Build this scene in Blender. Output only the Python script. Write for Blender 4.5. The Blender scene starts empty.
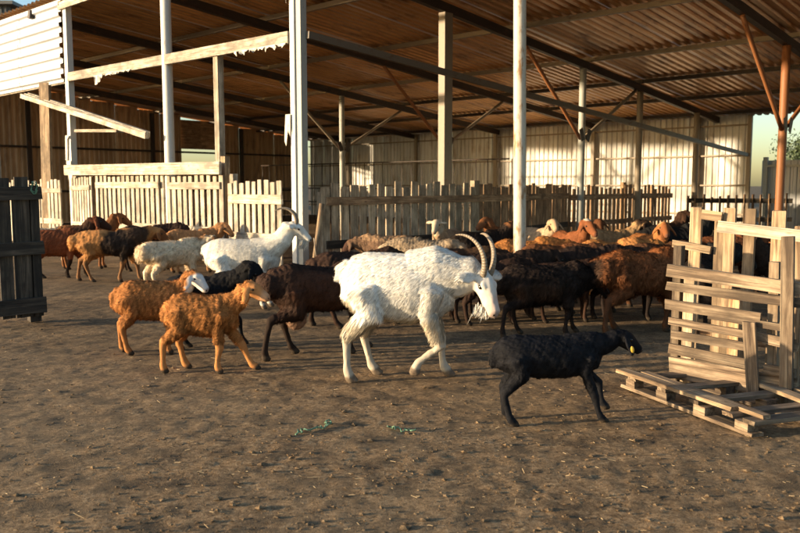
import bpy, math, random
import numpy as np
from mathutils import Vector, Matrix, Quaternion

random.seed(7)
rng = np.random.default_rng(7)
scene = bpy.context.scene
C = scene.collection
rad = math.radians

# ------------------------------------------------------------------ camera, world, sun, exposure
CAM_H = 1.40
FPX = 800.0                     # focal length in pixels of an 800 px wide picture
PITCH = math.atan(80.5 / FPX)   # looking slightly down
cam_d = bpy.data.cameras.new('camera')
cam_d.sensor_width = 36.0
cam_d.lens = 36.0 * FPX / 800.0
cam_d.clip_start = 0.05
cam_d.clip_end = 4000.0
cam_d.dof.use_dof = True
cam_d.dof.focus_distance = 6.2
cam_d.dof.aperture_fstop = 3.5
cam = bpy.data.objects.new('camera', cam_d)
C.objects.link(cam)
cam.location = (0, 0, CAM_H)
cam.rotation_euler = (math.pi / 2 - PITCH, 0, 0)
scene.camera = cam

SUN_AZ = Vector((-0.975, -0.22)).normalized()   # horizontal direction towards the sun
SUN_EL = rad(6.8)
world = bpy.data.worlds.new('World')
scene.world = world
world.use_nodes = True
wn = world.node_tree
wn.nodes.clear()
sky = wn.nodes.new('ShaderNodeTexSky')
sky.sky_type = 'NISHITA'
sky.sun_disc = False
sky.sun_elevation = SUN_EL
sky.sun_rotation = math.atan2(SUN_AZ.x, SUN_AZ.y)
sky.air_density = 1.0
sky.dust_density = 1.2
sky.ozone_density = 2.0
bg = wn.nodes.new('ShaderNodeBackground')
bg.inputs[1].default_value = 0.15
wo = wn.nodes.new('ShaderNodeOutputWorld')
wn.links.new(sky.outputs[0], bg.inputs[0])
wn.links.new(bg.outputs[0], wo.inputs[0])

sun_d = bpy.data.lights.new('sun', 'SUN')
sun_d.energy = 4.2
sun_d.angle = rad(1.2)
sun_d.color = (1.0, 0.77, 0.49)
sun = bpy.data.objects.new('sun', sun_d)
C.objects.link(sun)
sdir = Vector((SUN_AZ.x * math.cos(SUN_EL), SUN_AZ.y * math.cos(SUN_EL), math.sin(SUN_EL)))
sun.rotation_euler = sdir.to_track_quat('Z', 'Y').to_euler()
sun.location = (-30, -8, 20)

scene.view_settings.view_transform = 'Standard'
scene.view_settings.look = 'None'
scene.view_settings.exposure = 1.35
scene.view_settings.gamma = 1.0
scene.view_settings.use_curve_mapping = False
scene.cycles.use_denoising = True
scene.cycles.max_bounces = 8
scene.cycles.diffuse_bounces = 5

# ------------------------------------------------------------------ pixel helpers (positions in metres)
def ray(px, py):
    x = (px - 400) / FPX
    y = (266.5 - py) / FPX
    c, s = math.cos(PITCH), math.sin(PITCH)
    return Vector((x, c + y * s, -s + y * c))
def G(px, py):
    d = ray(px, py)
    t = -CAM_H / d.z
    return Vector((d.x * t, d.y * t, 0))
def P(px, py, Y):
    d = ray(px, py)
    t = Y / d.y
    return Vector((d.x * t, Y, CAM_H + d.z * t))
# shed coordinates: r along the front (right and near), q into the depth
RV = Vector((0.7295, -0.684, 0)); QV = Vector((0.684, 0.7295, 0))
ORG = Vector((-1.56, 12.5, 0))
def B(r, q, z=0.0):
    return ORG + RV * r + QV * q + Vector((0, 0, z))
def roof_z(q):
    return 5.47 - 0.1 * q

# ------------------------------------------------------------------ materials
def new_mat(name, rough=0.8, metallic=0.0):
    m = bpy.data.materials.new(name)
    m.use_nodes = True
    nt = m.node_tree
    b = nt.nodes['Principled BSDF']
    b.inputs['Roughness'].default_value = rough
    b.inputs['Metallic'].default_value = metallic
    return m, nt, b
def N(nt, t, **kw):
    n = nt.nodes.new(t)
    for k, v in kw.items():
        setattr(n, k, v)
    return n
def ramp(nt, fac, stops):
    r = N(nt, 'ShaderNodeValToRGB')
    els = r.color_ramp.elements
    while len(els) < len(stops):
        els.new(0.5)
    for e, (p, c) in zip(els, stops):
        e.position = p
        e.color = (c[0], c[1], c[2], 1)
    nt.links.new(fac, r.inputs[0])
    return r.outputs[0]
def noise(nt, vec, scale, detail=4, rough=0.55, dist=0.0):
    n = N(nt, 'ShaderNodeTexNoise')
    n.inputs['Scale'].default_value = scale
    n.inputs['Detail'].default_value = detail
    n.inputs['Roughness'].default_value = rough
    n.inputs['Distortion'].default_value = dist
    if vec is not None:
        nt.links.new(vec, n.inputs['Vector'])
    return n.outputs[0]
def mixc(nt, fac, a, b, mode='MIX'):
    m = N(nt, 'ShaderNodeMix', data_type='RGBA', blend_type=mode)
    for sock, v in ((m.inputs[0], fac), (m.inputs[6], a), (m.inputs[7], b)):
        if isinstance(v, (int, float)):
            sock.default_value = v
        elif isinstance(v, tuple):
            sock.default_value = (v[0], v[1], v[2], 1)
        else:
            nt.links.new(v, sock)
    return m.outputs[2]
def mathn(nt, op, a, b=0.0):
    m = N(nt, 'ShaderNodeMath', operation=op)
    for sock, v in ((m.inputs[0], a), (m.inputs[1], b)):
        if isinstance(v, (int, float)):
            sock.default_value = v
        else:
            nt.links.new(v, sock)
    return m.outputs[0]
def bump(nt, bsdf, h, strength, dist):
    b = N(nt, 'ShaderNodeBump')
    b.inputs['Strength'].default_value = strength
    b.inputs['Distance'].default_value = dist
    nt.links.new(h, b.inputs['Height'])
    nt.links.new(b.outputs[0], bsdf.inputs['Normal'])
def obj_vec(nt, scale, randomise=True):
    tc = N(nt, 'ShaderNodeTexCoord')
    v = tc.outputs['Object']
    mp = N(nt, 'ShaderNodeMapping')
    mp.inputs['Scale'].default_value = scale
    nt.links.new(v, mp.inputs[0])
    if randomise:
        oi = N(nt, 'ShaderNodeObjectInfo')
        mul = N(nt, 'ShaderNodeVectorMath', operation='SCALE')
        comb = N(nt, 'ShaderNodeCombineXYZ')
        for i in range(3):
            nt.links.new(oi.outputs['Random'], comb.inputs[i])
        nt.links.new(comb.outputs[0], mul.inputs[0])
        mul.inputs['Scale'].default_value = 57.0
        nt.links.new(mul.outputs[0], mp.inputs['Location'])
        return mp.outputs[0], oi.outputs['Random']
    return mp.outputs[0], None

def wood_mat(name, dark, mid, light, var=0.5):
    m, nt, b = new_mat(name, 0.85)
    v, rnd = obj_vec(nt, (1.6, 26, 26))
    grain = noise(nt, v, 1.0, 6, 0.65, 0.6)
    col = ramp(nt, grain, [(0.36, dark), (0.5, mid), (0.64, light)])
    vc, _ = obj_vec(nt, (0.9, 95, 95))
    crack = noise(nt, vc, 1.0, 3, 0.5, 0.3)
    col = mixc(nt, ramp(nt, crack, [(0.32, (0.8, 0.8, 0.8)), (0.42, (0, 0, 0))]), col, tuple(c * 0.3 for c in dark))
    v2, _ = obj_vec(nt, (2.2, 3.5, 3.5))
    blot = noise(nt, v2, 1.4, 4, 0.6)
    col = mixc(nt, ramp(nt, blot, [(0.42, (0, 0, 0)), (0.66, (0.85, 0.85, 0.85))]), col, tuple(c * 0.36 for c in mid))
    hv = N(nt, 'ShaderNodeHueSaturation')
    nt.links.new(col, hv.inputs['Color'])
    nt.links.new(mathn(nt, 'MULTIPLY_ADD', rnd, var), hv.inputs['Value'])
    hv.inputs['Value'].default_value = 1
    mm = N(nt, 'ShaderNodeMath', operation='MULTIPLY_ADD')
    nt.links.new(rnd, mm.inputs[0]); mm.inputs[1].default_value = var; mm.inputs[2].default_value = 1 - var * 0.5
    nt.links.new(mm.outputs[0], hv.inputs['Value'])
    # knots
    v3, _ = obj_vec(nt, (3.0, 8, 8))
    vo = N(nt, 'ShaderNodeTexVoronoi'); vo.inputs['Scale'].default_value = 1.3
    nt.links.new(v3, vo.inputs['Vector'])
    kn = ramp(nt, vo.outputs['Distance'], [(0.05, (1, 1, 1)), (0.16, (0, 0, 0))])
    out = mixc(nt, mathn(nt, 'MULTIPLY', kn, 0.7), hv.outputs[0], tuple(c * 0.35 for c in dark))
    nt.links.new(out, b.inputs['Base Color'])
    bump(nt, b, mathn(nt, 'ADD', grain, mathn(nt, 'MULTIPLY', crack, 0.7)), 0.7, 0.005)
    return m
def paint_mat(name, col, rustc, rust=0.5, rough=0.55, spec=0.4):
    m, nt, b = new_mat(name, rough)
    b.inputs['Specular IOR Level'].default_value = spec
    v, rnd = obj_vec(nt, (3.0, 9, 9))
    n1 = noise(nt, v, 1.2, 6, 0.7)
    n2 = noise(nt, v, 5.0, 4, 0.6)
    c = mixc(nt, n2, col, tuple(x * 0.72 for x in col))
    f = ramp(nt, n1, [(0.70 - 0.25 * rust, (0, 0, 0)), (0.78 - 0.2 * rust, (1, 1, 1))])
    c = mixc(nt, f, c, rustc)
    nt.links.new(c, b.inputs['Base Color'])
    bump(nt, b, n1, 0.2, 0.003)
    return m
def sheet_mat(name, col, dirt, rust, dirt_amt=0.5, rust_amt=0.4, rough=0.5, metallic=0.0):
    # local X across the ribs, local Y along them
    m, nt, b = new_mat(name, rough, metallic)
    v, rnd = obj_vec(nt, (4.0, 0.5, 1.0))
    streak = noise(nt, v, 1.6, 6, 0.65)
    v2, _ = obj_vec(nt, (1, 1, 1))
    cloud = noise(nt, v2, 1.1, 5, 0.6)
    c = mixc(nt, mathn(nt, 'MULTIPLY', ramp(nt, streak, [(0.4, (0, 0, 0)), (0.7, (1, 1, 1))]), dirt_amt), col, dirt)
    f = mathn(nt, 'MULTIPLY', streak, cloud)
    c = mixc(nt, mathn(nt, 'MULTIPLY', ramp(nt, f, [(0.27, (0, 0, 0)), (0.38, (1, 1, 1))]), rust_amt), c, rust)
    hv = N(nt, 'ShaderNodeHueSaturation')
    nt.links.new(c, hv.inputs['Color'])
    mm = N(nt, 'ShaderNodeMath', operation='MULTIPLY_ADD')
    nt.links.new(rnd, mm.inputs[0]); mm.inputs[1].default_value = 0.35; mm.inputs[2].default_value = 0.8
    nt.links.new(mm.outputs[0], hv.inputs['Value'])
    nt.links.new(hv.outputs[0], b.inputs['Base Color'])
    bump(nt, b, streak, 0.15, 0.004)
    return m

M = {}
M['wood_pale'] = wood_mat('wood_pale', (0.30, 0.23, 0.16), (0.53, 0.45, 0.34), (0.66, 0.58, 0.46), 0.35)
M['wood_grey'] = wood_mat('wood_grey', (0.24, 0.165, 0.10), (0.54, 0.41, 0.27), (0.70, 0.57, 0.41), 0.5)
M['wood_brown'] = wood_mat('wood_brown', (0.16, 0.085, 0.042), (0.39, 0.235, 0.125), (0.56, 0.38, 0.22), 0.5)
M['wood_old'] = wood_mat('wood_old', (0.060, 0.037, 0.022), (0.185, 0.128, 0.080), (0.33, 0.25, 0.165), 0.8)
M['wood_dark'] = wood_mat('wood_dark', (0.020, 0.014, 0.009), (0.055, 0.040, 0.026), (0.11, 0.082, 0.056), 0.5)
M['wood_pallet'] = wood_mat('wood_pallet', (0.12, 0.07, 0.038), (0.33, 0.225, 0.13), (0.50, 0.375, 0.235), 0.6)
M['white_paint'] = paint_mat('white_paint', (0.72, 0.70, 0.64), (0.35, 0.24, 0.14), 0.25)
M['grey_paint'] = paint_mat('grey_paint', (0.42, 0.42, 0.38), (0.20, 0.12, 0.07), 0.4)
M['rust_paint'] = paint_mat('rust_paint', (0.33, 0.13, 0.05), (0.12, 0.05, 0.025), 0.4)
M['dark_steel'] = paint_mat('dark_steel', (0.045, 0.030, 0.022), (0.10, 0.045, 0.022), 0.6)
M['beam_steel'] = paint_mat('beam_steel', (0.16, 0.125, 0.09), (0.10, 0.045, 0.02), 0.6)
M['old_white'] = paint_mat('old_white', (0.62, 0.56, 0.45), (0.30, 0.17, 0.08), 0.75)
M['tan_steel'] = paint_mat('tan_steel', (0.30, 0.24, 0.17), (0.16, 0.07, 0.03), 0.4)
M['roof_sheet'] = sheet_mat('roof_sheet', (0.70, 0.39, 0.16), (0.42, 0.21, 0.085), (0.15, 0.06, 0.022), 0.7, 0.7, 0.36, 0.25)
M['wall_sheet'] = sheet_mat('wall_sheet', (0.66, 0.65, 0.62), (0.42, 0.38, 0.31), (0.26, 0.17, 0.10), 0.6, 0.5, 0.6)
M['brown_sheet'] = sheet_mat('brown_sheet', (0.60, 0.38, 0.20), (0.36, 0.20, 0.10), (0.18, 0.09, 0.045), 0.6, 0.5, 0.6)
M['white_sheet'] = sheet_mat('white_sheet', (0.50, 0.51, 0.53), (0.40, 0.39, 0.37), (0.4, 0.3, 0.2), 0.3, 0.12, 0.5)
M['grey_sheet'] = sheet_mat('grey_sheet', (0.10, 0.11, 0.11), (0.07, 0.075, 0.075), (0.09, 0.06, 0.04), 0.5, 0.2, 0.6)
def plain(name, col, rough=0.6, spec=0.5):
    m, nt, b = new_mat(name, rough)
    tc = N(nt, 'ShaderNodeTexCoord')
    n = noise(nt, tc.outputs['Object'], 40, 3)
    nt.links.new(mixc(nt, n, tuple(c * 0.75 for c in col), tuple(min(1, c * 1.2) for c in col)), b.inputs['Base Color'])
    b.inputs['Specular IOR Level'].default_value = spec
    return m
M['film'] = plain('plastic_film', (0.55, 0.50, 0.42), 0.6)
M['eye'] = plain('eye', (0.012, 0.008, 0.005), 0.12)
M['tag'] = plain('ear_tag', (0.85, 0.50, 0.06), 0.4)
M['twine'] = plain('green_twine', (0.12, 0.24, 0.15), 0.6)
M['straw'] = plain('straw', (0.34, 0.25, 0.14), 0.85)
M['bark'] = plain('bark', (0.10, 0.07, 0.045), 0.9)
M['leaf'] = plain('leaf', (0.06, 0.085, 0.03), 0.6)

# horn
m, nt, b = new_mat('horn', 0.5)
tc = N(nt, 'ShaderNodeTexCoord')
at = N(nt, 'ShaderNodeAttribute', attribute_name='ring')
w = N(nt, 'ShaderNodeTexNoise'); w.inputs['Scale'].default_value = 30; nt.links.new(tc.outputs['Object'], w.inputs['Vector'])
sn = mathn(nt, 'SINE', mathn(nt, 'MULTIPLY', at.outputs['Fac'], 140.0))
c = mixc(nt, mathn(nt, 'MULTIPLY_ADD', sn, 0.5), (0.22, 0.165, 0.11), (0.11, 0.08, 0.05))
c = mixc(nt, w.outputs[0], c, (0.28, 0.22, 0.155))
nt.links.new(c, b.inputs['Base Color'])
bump(nt, b, sn, 0.4, 0.003)
M['horn'] = m

# coat: colour comes from the animal's own markings
m, nt, b = new_mat('coat', 0.75)
at = N(nt, 'ShaderNodeAttribute', attribute_name='Col')
tc = N(nt, 'ShaderNodeTexCoord')
n1 = noise(nt, tc.outputs['Object'], 55, 5, 0.65, 0.4)
n2 = noise(nt, tc.outputs['Object'], 9, 4, 0.6)
mul = mathn(nt, 'MULTIPLY', mathn(nt, 'MULTIPLY_ADD', n1, 1.0), 1.0)
hv = N(nt, 'ShaderNodeHueSaturation')
nt.links.new(at.outputs['Color'], hv.inputs['Color'])
s1 = N(nt, 'ShaderNodeMath', operation='MULTIPLY_ADD'); nt.links.new(n1, s1.inputs[0]); s1.inputs[1].default_value = 0.35; s1.inputs[2].default_value = 0.52
s2 = N(nt, 'ShaderNodeMath', operation='MULTIPLY_ADD'); nt.links.new(n2, s2.inputs[0]); s2.inputs[1].default_value = 0.6; nt.links.new(s1.outputs[0], s2.inputs[2])
nt.links.new(s2.outputs[0], hv.inputs['Value'])
nt.links.new(hv.outputs[0], b.inputs['Base Color'])
b.inputs['Specular IOR Level'].default_value = 0.08
bump(nt, b, n1, 0.25, 0.004)
M['coat'] = m

# ground: trampled dung and dirt
m, nt, b = new_mat('yard_dirt', 0.95)
b.inputs['Specular IOR Level'].default_value = 0.2
tc = N(nt, 'ShaderNodeTexCoord')
ov = tc.outputs['Object']
big = noise(nt, ov, 0.55, 4, 0.6)
midn = noise(nt, ov, 4.5, 6, 0.7, 0.3)
fine = noise(nt, ov, 42, 6, 0.78, 0.5)
vf = noise(nt, ov, 130, 3, 0.7)
c1 = ramp(nt, fine, [(0.34, (0.038, 0.022, 0.010)), (0.44, (0.190, 0.114, 0.054)), (0.56, (0.345, 0.222, 0.115)), (0.70, (0.53, 0.385, 0.22))])
c2 = mixc(nt, ramp(nt, midn, [(0.38, (1, 1, 1)), (0.56, (0, 0, 0))]), c1, (0.048, 0.034, 0.022))
c2 = mixc(nt, 0.8, c1, c2)
c3 = mixc(nt, ramp(nt, big, [(0.35, (0, 0, 0)), (0.7, (1, 1, 1))]), c2, mixc(nt, 0.5, c2, (0.22, 0.165, 0.10)))
flk = ramp(nt, vf, [(0.66, (0, 0, 0)), (0.73, (1, 1, 1))])
damp = noise(nt, ov, 0.9, 5, 0.65, 0.4)  # blotches for both the damp dung and the painted shade
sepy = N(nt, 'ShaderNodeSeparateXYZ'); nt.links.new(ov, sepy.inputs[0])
herd_shade = N(nt, 'ShaderNodeMapRange'); nt.links.new(sepy.outputs[1], herd_shade.inputs[0])
herd_shade.inputs[1].default_value = 4.5; herd_shade.inputs[2].default_value = 9.0; herd_shade.inputs[3].default_value = -0.12; herd_shade.inputs[4].default_value = 0.16
damp_shade_f = ramp(nt, mathn(nt, 'ADD', damp, herd_shade.outputs[0]), [(0.46, (0, 0, 0)), (0.70, (0.6, 0.6, 0.6))])
c3 = mixc(nt, damp_shade_f, c3, mixc(nt, 0.72, c3, (0.040, 0.027, 0.017)))  # dirt darkens towards the herd: damp dung plus shade painted into the colour
c4 = mixc(nt, mathn(nt, 'MULTIPLY', flk, 0.5), c3, (0.38, 0.30, 0.19))
nt.links.new(c4, b.inputs['Base Color'])
hsum = mathn(nt, 'ADD', mathn(nt, 'MULTIPLY', fine, 0.6), mathn(nt, 'MULTIPLY', vf, 0.4))
bump(nt, b, hsum, 0.8, 0.013)
M['dirt'] = m

# ------------------------------------------------------------------ object helpers
def link(o, parent=None):
    C.objects.link(o)
    if parent is not None:
        o.parent = parent
    return o
def tag(o, label=None, cat=None, group=None, kind=None):
    if label: o['label'] = label
    if cat: o['category'] = cat
    if group: o['group'] = group
    if kind: o['kind'] = kind
    return o
def thing(name, label, cat, loc, group=None, rz=0.0, scale=1.0):
    e = bpy.data.objects.new(name, None)
    e.empty_display_size = 0.2
    C.objects.link(e)
    e.location = loc
    e.rotation_euler = (0, 0, rz)
    e.scale = (scale,) * 3
    return tag(e, label, cat, group)
def np_mesh(name, verts, faces, mat, smooth=False, colors=None):
    """verts (n,3); faces (m,k) all of the same size k, or a list of such arrays"""
    me = bpy.data.meshes.new(name)
    fl = faces if isinstance(faces, list) else [faces]
    fl = [f for f in fl if len(f)]
    me.vertices.add(len(verts))
    me.vertices.foreach_set('co', np.asarray(verts, dtype=np.float32).ravel())
    tot = np.concatenate([np.full(len(f), f.shape[1], dtype=np.int32) for f in fl])
    loops = np.concatenate([f.ravel() for f in fl]).astype(np.int32)
    me.loops.add(len(loops))
    me.loops.foreach_set('vertex_index', loops)
    me.polygons.add(len(tot))
    st = np.zeros(len(tot), dtype=np.int32); st[1:] = np.cumsum(tot)[:-1]
    me.polygons.foreach_set('loop_start', st)
    me.polygons.foreach_set('use_smooth', np.full(len(tot), smooth, dtype=bool))
    if colors is not None:
        ca = me.color_attributes.new('Col', 'FLOAT_COLOR', 'POINT')
        c4 = np.ones((len(verts), 4), dtype=np.float32); c4[:, :3] = colors
        ca.data.foreach_set('color', c4.ravel())
    me.update(calc_edges=True)
    me.validate()
    if mat is not None:
        me.materials.append(mat)
    return me
def frame(p0, p1, hint):
    x = (p1 - p0)
    L = x.length
    x = x / L
    z = hint - x * hint.dot(x)
    if z.length < 1e-4:
        z = Vector((1, 0, 0)) - x * x.x
    z.normalize()
    y = z.cross(x)
    return Matrix(((x.x, y.x, z.x, p0.x), (x.y, y.y, z.y, p0.y), (x.z, y.z, z.z, p0.z), (0, 0, 0, 1))), L
def place(o, parent, mw):
    C.objects.link(o)
    if parent is not None:
        o.parent = parent
        o.matrix_basis = Matrix.Translation(parent.location).inverted() @ mw
    else:
        o.matrix_basis = mw
    return o
def plank(name, p0, p1, w, t, hint, mat, parent, rough=0.05, bow=0.0):
    """board from p0 to p1; w across, t thick along hint; uneven ends and edges"""
    p0 = Vector(p0); p1 = Vector(p1)
    mw, L = frame(p0, p1, Vector(hint))
    nseg = 3
    vs = []; fs = []
    for i in range(nseg + 1):
        x = L * i / nseg
        b = bow * math.sin(math.pi * i / nseg)
        for (sy, sz) in ((-1, -1), (1, -1), (1, 1), (-1, 1)):
            j = lambda a: random.uniform(-a, a)
            ex = j(rough * w) if i in (0, nseg) else 0
            vs.append((x + ex, sy * w / 2 + j(rough * w * 0.5), sz * t / 2 + b + j(rough * t * 0.5)))
    for i in range(nseg):
        a = i * 4
        for k in range(4):
            k2 = (k + 1) % 4
            fs.append((a + k, a + k2, a + 4 + k2, a + 4 + k))
    fs.append((3, 2, 1, 0)); e = nseg * 4
    fs.append((e, e + 1, e + 2, e + 3))
    me = bpy.data.meshes.new(name)
    me.from_pydata(vs, [], fs); me.update()
    me.materials.append(mat)
    o = bpy.data.objects.new(name, me)
    return place(o, parent, mw)
_pipe_cache = {}
def pipe(name, p0, p1, r, mat, parent, sides=14, r1=None):
    p0 = Vector(p0); p1 = Vector(p1)
    mw, L = frame(p0, p1, Vector((0.2, 0.1, 1)) if abs((p1 - p0).normalized().z) < 0.9 else Vector((1, 0.1, 0)))
    r1 = r if r1 is None else r1
    key = (round(L, 2), r, r1, sides, mat.name)
    if key not in _pipe_cache:
        vs = []; fs = []
        n = 6
        for i in range(n + 1):
            rr = r + (r1 - r) * i / n
            for k in range(sides):
                a = 2 * math.pi * k / sides
                vs.append((L * i / n, math.cos(a) * rr, math.sin(a) * rr))
        for i in range(n):
            for k in range(sides):
                k2 = (k + 1) % sides
                fs.append((i * sides + k, i * sides + k2, (i + 1) * sides + k2, (i + 1) * sides + k))
        fs.append(tuple(range(sides - 1, -1, -1))); fs.append(tuple(range(n * sides, (n + 1) * sides)))
        me = bpy.data.meshes.new(name)
        me.from_pydata(vs, [], fs)
        for p in me.polygons: p.use_smooth = len(p.vertices) == 4
        me.update(); me.materials.append(mat)
        _pipe_cache[key] = me
    o = bpy.data.objects.new(name, _pipe_cache[key])
    return place(o, parent, mw)
def box_post(name, p0, p1, w, d, mat, parent, hint):
    """hollow-looking welded box column of two channels: box plus a thin raised seam"""
    o = plank(name, p0, p1, w, d, hint, mat, parent, 0.01)
    return o
def corr_mesh(name, width, length, period, amp, mat, nl=2, edge_wave=0.0, shape='trap', thick=0.0):
    n = int(round(width / period))
    xs = []; zs = []
    for i in range(n):
        x0 = i * period
        if shape == 'trap':
            pts = [(0, 0), (0.28, 0), (0.40, 1), (0.72, 1), (0.84, 0)]
        else:
            pts = [(k / 8, 0.5 - 0.5 * math.cos(2 * math.pi * k / 8)) for k in range(8)]
        for (a, h) in pts:
            xs.append(x0 + a * period); zs.append(h * amp)
    xs.append(n * period); zs.append(0)
    xs = np.array(xs); zs = np.array(zs); k = len(xs)
    V = []
    for j in range(nl + 1):
        y = length * j / nl
        yy = np.full(k, y)
        if edge_wave and j in (0, nl):
            yy = yy + rng.uniform(-edge_wave, edge_wave, k)
        V.append(np.stack([xs, yy, zs], 1))
    V = np.concatenate(V)
    F = []
    for j in range(nl):
        for i in range(k - 1):
            F.append((j * k + i, j * k + i + 1, (j + 1) * k + i + 1, (j + 1) * k + i))
    return np_mesh(name, V, np.array(F), mat)
def axes(origin, X, Y):
    X = Vector(X).normalized(); Y = Vector(Y); Y = (Y - X * Y.dot(X)).normalized(); Z = X.cross(Y)
    return Matrix(((X.x, Y.x, Z.x, origin.x), (X.y, Y.y, Z.y, origin.y), (X.z, Y.z, Z.z, origin.z), (0, 0, 0, 1)))

UP = Vector((0, 0, 1))

# ------------------------------------------------------------------ ground
def snoise(x, y, freq, seed, octv=1):
    r = np.random.default_rng(seed)
    out = np.zeros_like(x); amp = 1.0
    for o in range(octv):
        for k in range(7):
            a = r.uniform(0, 2 * math.pi); f = freq * (2 ** o) * r.uniform(0.6, 1.5)
            out += amp * np.sin(x * math.cos(a) * f + y * math.sin(a) * f + r.uniform(0, 6.28)) / 2.6
        amp *= 0.55
    return out
def geo(a, b, n):
    return np.sign(a) * np.geomspace(abs(a), abs(b), n)
xs = np.concatenate([-np.geomspace(3000, 5.5, 34)[:-1], np.arange(-5.5, 5.5, 0.035), np.geomspace(5.5, 3000, 34)])
ys = np.concatenate([-np.geomspace(3000, 1, 16), [0, 1.0, 1.8], np.arange(2.2, 9.0, 0.035), np.geomspace(9.0, 60, 150)[1:], np.geomspace(60, 3500, 14)[1:]])
XX, YY = np.meshgrid(xs, ys)
near = np.clip(1 - np.hypot(XX, YY - 6) / 30, 0, 1)
hgt = 0.006 * snoise(XX, YY, 1.1, 1, 1) + 0.0007 * snoise(XX, YY, 13, 2, 1) + 0.0013 * snoise(XX, YY, 60, 3, 2)
hgt += 0.0022 * rng.normal(size=XX.shape)
# hoof prints: many small pits
hp = np.zeros_like(XX)
for _ in range(500):
    cx, cy = rng.uniform(-5, 5), rng.uniform(2.3, 8.9)
    ix0 = np.searchsorted(xs, cx - 0.12); ix1 = np.searchsorted(xs, cx + 0.12)
    iy0 = np.searchsorted(ys, cy - 0.12); iy1 = np.searchsorted(ys, cy + 0.12)
    sx = XX[iy0:iy1, ix0:ix1] - cx; sy = YY[iy0:iy1, ix0:ix1] - cy
    d2 = sx ** 2 + sy ** 2
    hp[iy0:iy1, ix0:ix1] += -0.007 * np.exp(-d2 / 0.0016) + 0.002 * np.exp(-d2 / 0.005)
ZZ = (hgt + hp) * near - 0.012
ni, nj = ZZ.shape
idx = np.arange(ni * nj).reshape(ni, nj)
gf = np.stack([idx[:-1, :-1], idx[:-1, 1:], idx[1:, 1:], idx[1:, :-1]], -1).reshape(-1, 4)
gv = np.stack([XX, YY, ZZ], -1).reshape(-1, 3)
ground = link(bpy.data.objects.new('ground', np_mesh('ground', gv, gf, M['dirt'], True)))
tag(ground, 'brown trampled dirt and dung floor of the farmyard', 'ground', kind='structure')
def ground_z(x, y):
    i = min(max(np.searchsorted(ys, y), 1), ni - 1); j = min(max(np.searchsorted(xs, x), 1), nj - 1)
    return float(ZZ[i, j])

# loose litter on the ground: straw bits and dung clods
def litter(n, x0, x1, y0, y1):
    # even density in the picture: pick more near the camera
    y = 1.0 / rng.uniform(1.0 / y1, 1.0 / y0, n)
    x = rng.uniform(-0.62, 0.62, n) * (y + 1.0)
    return x, y
nst = 1400
sx, sy = litter(nst, -5, 5, 2.3, 15)
ang = rng.uniform(0, 6.28, nst); ln = rng.gamma(2.0, 0.0075, nst) + 0.006; wd = rng.uniform(0.0007, 0.0020, nst)
sz = np.array([ground_z(a, b_) for a, b_ in zip(sx, sy)]) + 0.006
tilt = rng.normal(0, 0.16, nst)
dx = np.cos(ang); dy = np.sin(ang)
tip = np.stack([dx * ln, dy * ln, np.abs(tilt) * ln], 1); side = np.stack([-dy * wd, dx * wd, np.zeros(nst)], 1); hz = np.stack([0 * wd, 0 * wd, wd * 1.4], 1)
c0 = np.stack([sx, sy, sz], 1)
V = np.stack([c0 - tip / 2 - side, c0 - tip / 2 + side, c0 - tip / 2 + hz, c0 + tip / 2 - side, c0 + tip / 2 + side, c0 + tip / 2 + hz], 1).reshape(-1, 3)
base = (np.arange(nst) * 6)[:, None]
quads = np.concatenate([base + np.array([[0, 1, 4, 3]]), base + np.array([[1, 2, 5, 4]]), base + np.array([[2, 0, 3, 5]])])
o = link(bpy.data.objects.new('straw_litter', np_mesh('straw_litter', V, quads, M['straw'])))
tag(o, 'pale bits of straw scattered over the yard dirt', 'straw', kind='stuff')
nc = 10000
sx, sy = litter(nc, -5, 5, 2.3, 14)
octa = np.array([(1, 0, 0), (0, 1, 0), (-1, 0, 0), (0, -1, 0), (0, 0, 1), (0, 0, -1)], float)
of = np.array([(0, 1, 4), (1, 2, 4), (2, 3, 4), (3, 0, 4), (1, 0, 5), (2, 1, 5), (3, 2, 5), (0, 3, 5)])
rs = rng.gamma(1.6, 0.0026, nc) + 0.002
rs = np.minimum(rs, 0.026)
sz = np.array([ground_z(a, b_) for a, b_ in zip(sx, sy)]) + rs * 0.25
rot = rng.uniform(0, 6.28, nc)
jit = rng.uniform(0.6, 1.35, (nc, 6, 1))
ov_ = octa[None] * jit * rs[:, None, None] * np.array([1.2, 1.0, 0.40])
cr, sr = np.cos(rot)[:, None], np.sin(rot)[:, None]
vx = ov_[:, :, 0] * cr - ov_[:, :, 1] * sr; vy = ov_[:, :, 0] * sr + ov_[:, :, 1] * cr
V = np.stack([vx + sx[:, None], vy + sy[:, None], ov_[:, :, 2] + sz[:, None]], -1).reshape(-1, 3)
F = ((np.arange(nc) * 6)[:, None, None] + of[None]).reshape(-1, 3)
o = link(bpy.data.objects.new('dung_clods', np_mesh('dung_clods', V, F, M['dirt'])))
tag(o, 'small crumbs and clods of dung scattered over the yard', 'clods', kind='stuff')

# ------------------------------------------------------------------ livestock shed
shed = thing('livestock_shed', 'large open steel-framed livestock shed with corrugated roof and pale metal rear wall', 'shed', B(0, 0))
R0, R1, QB = -21.0, 14.3, 17.8
# roof sheets, ribs running down the slope
sl = math.hypot(1, 0.1)
rmesh = corr_mesh('roof_sheet', 1.1, (QB + 0.95) * sl, 0.22, 0.05, M['roof_sheet'], 3)
n_sheet = int((R1 - R0 + 0.8) / 1.1)
for i in range(n_sheet):
    r = R0 - 0.4 + i * 1.1
    o = bpy.data.objects.new('roof_sheet', rmesh)
    org = B(r, -0.15, roof_z(-0.15) + 0.02 + 0.004 * (i % 2))
    place(o, shed, axes(org, RV, QV - UP * 0.1))
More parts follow.
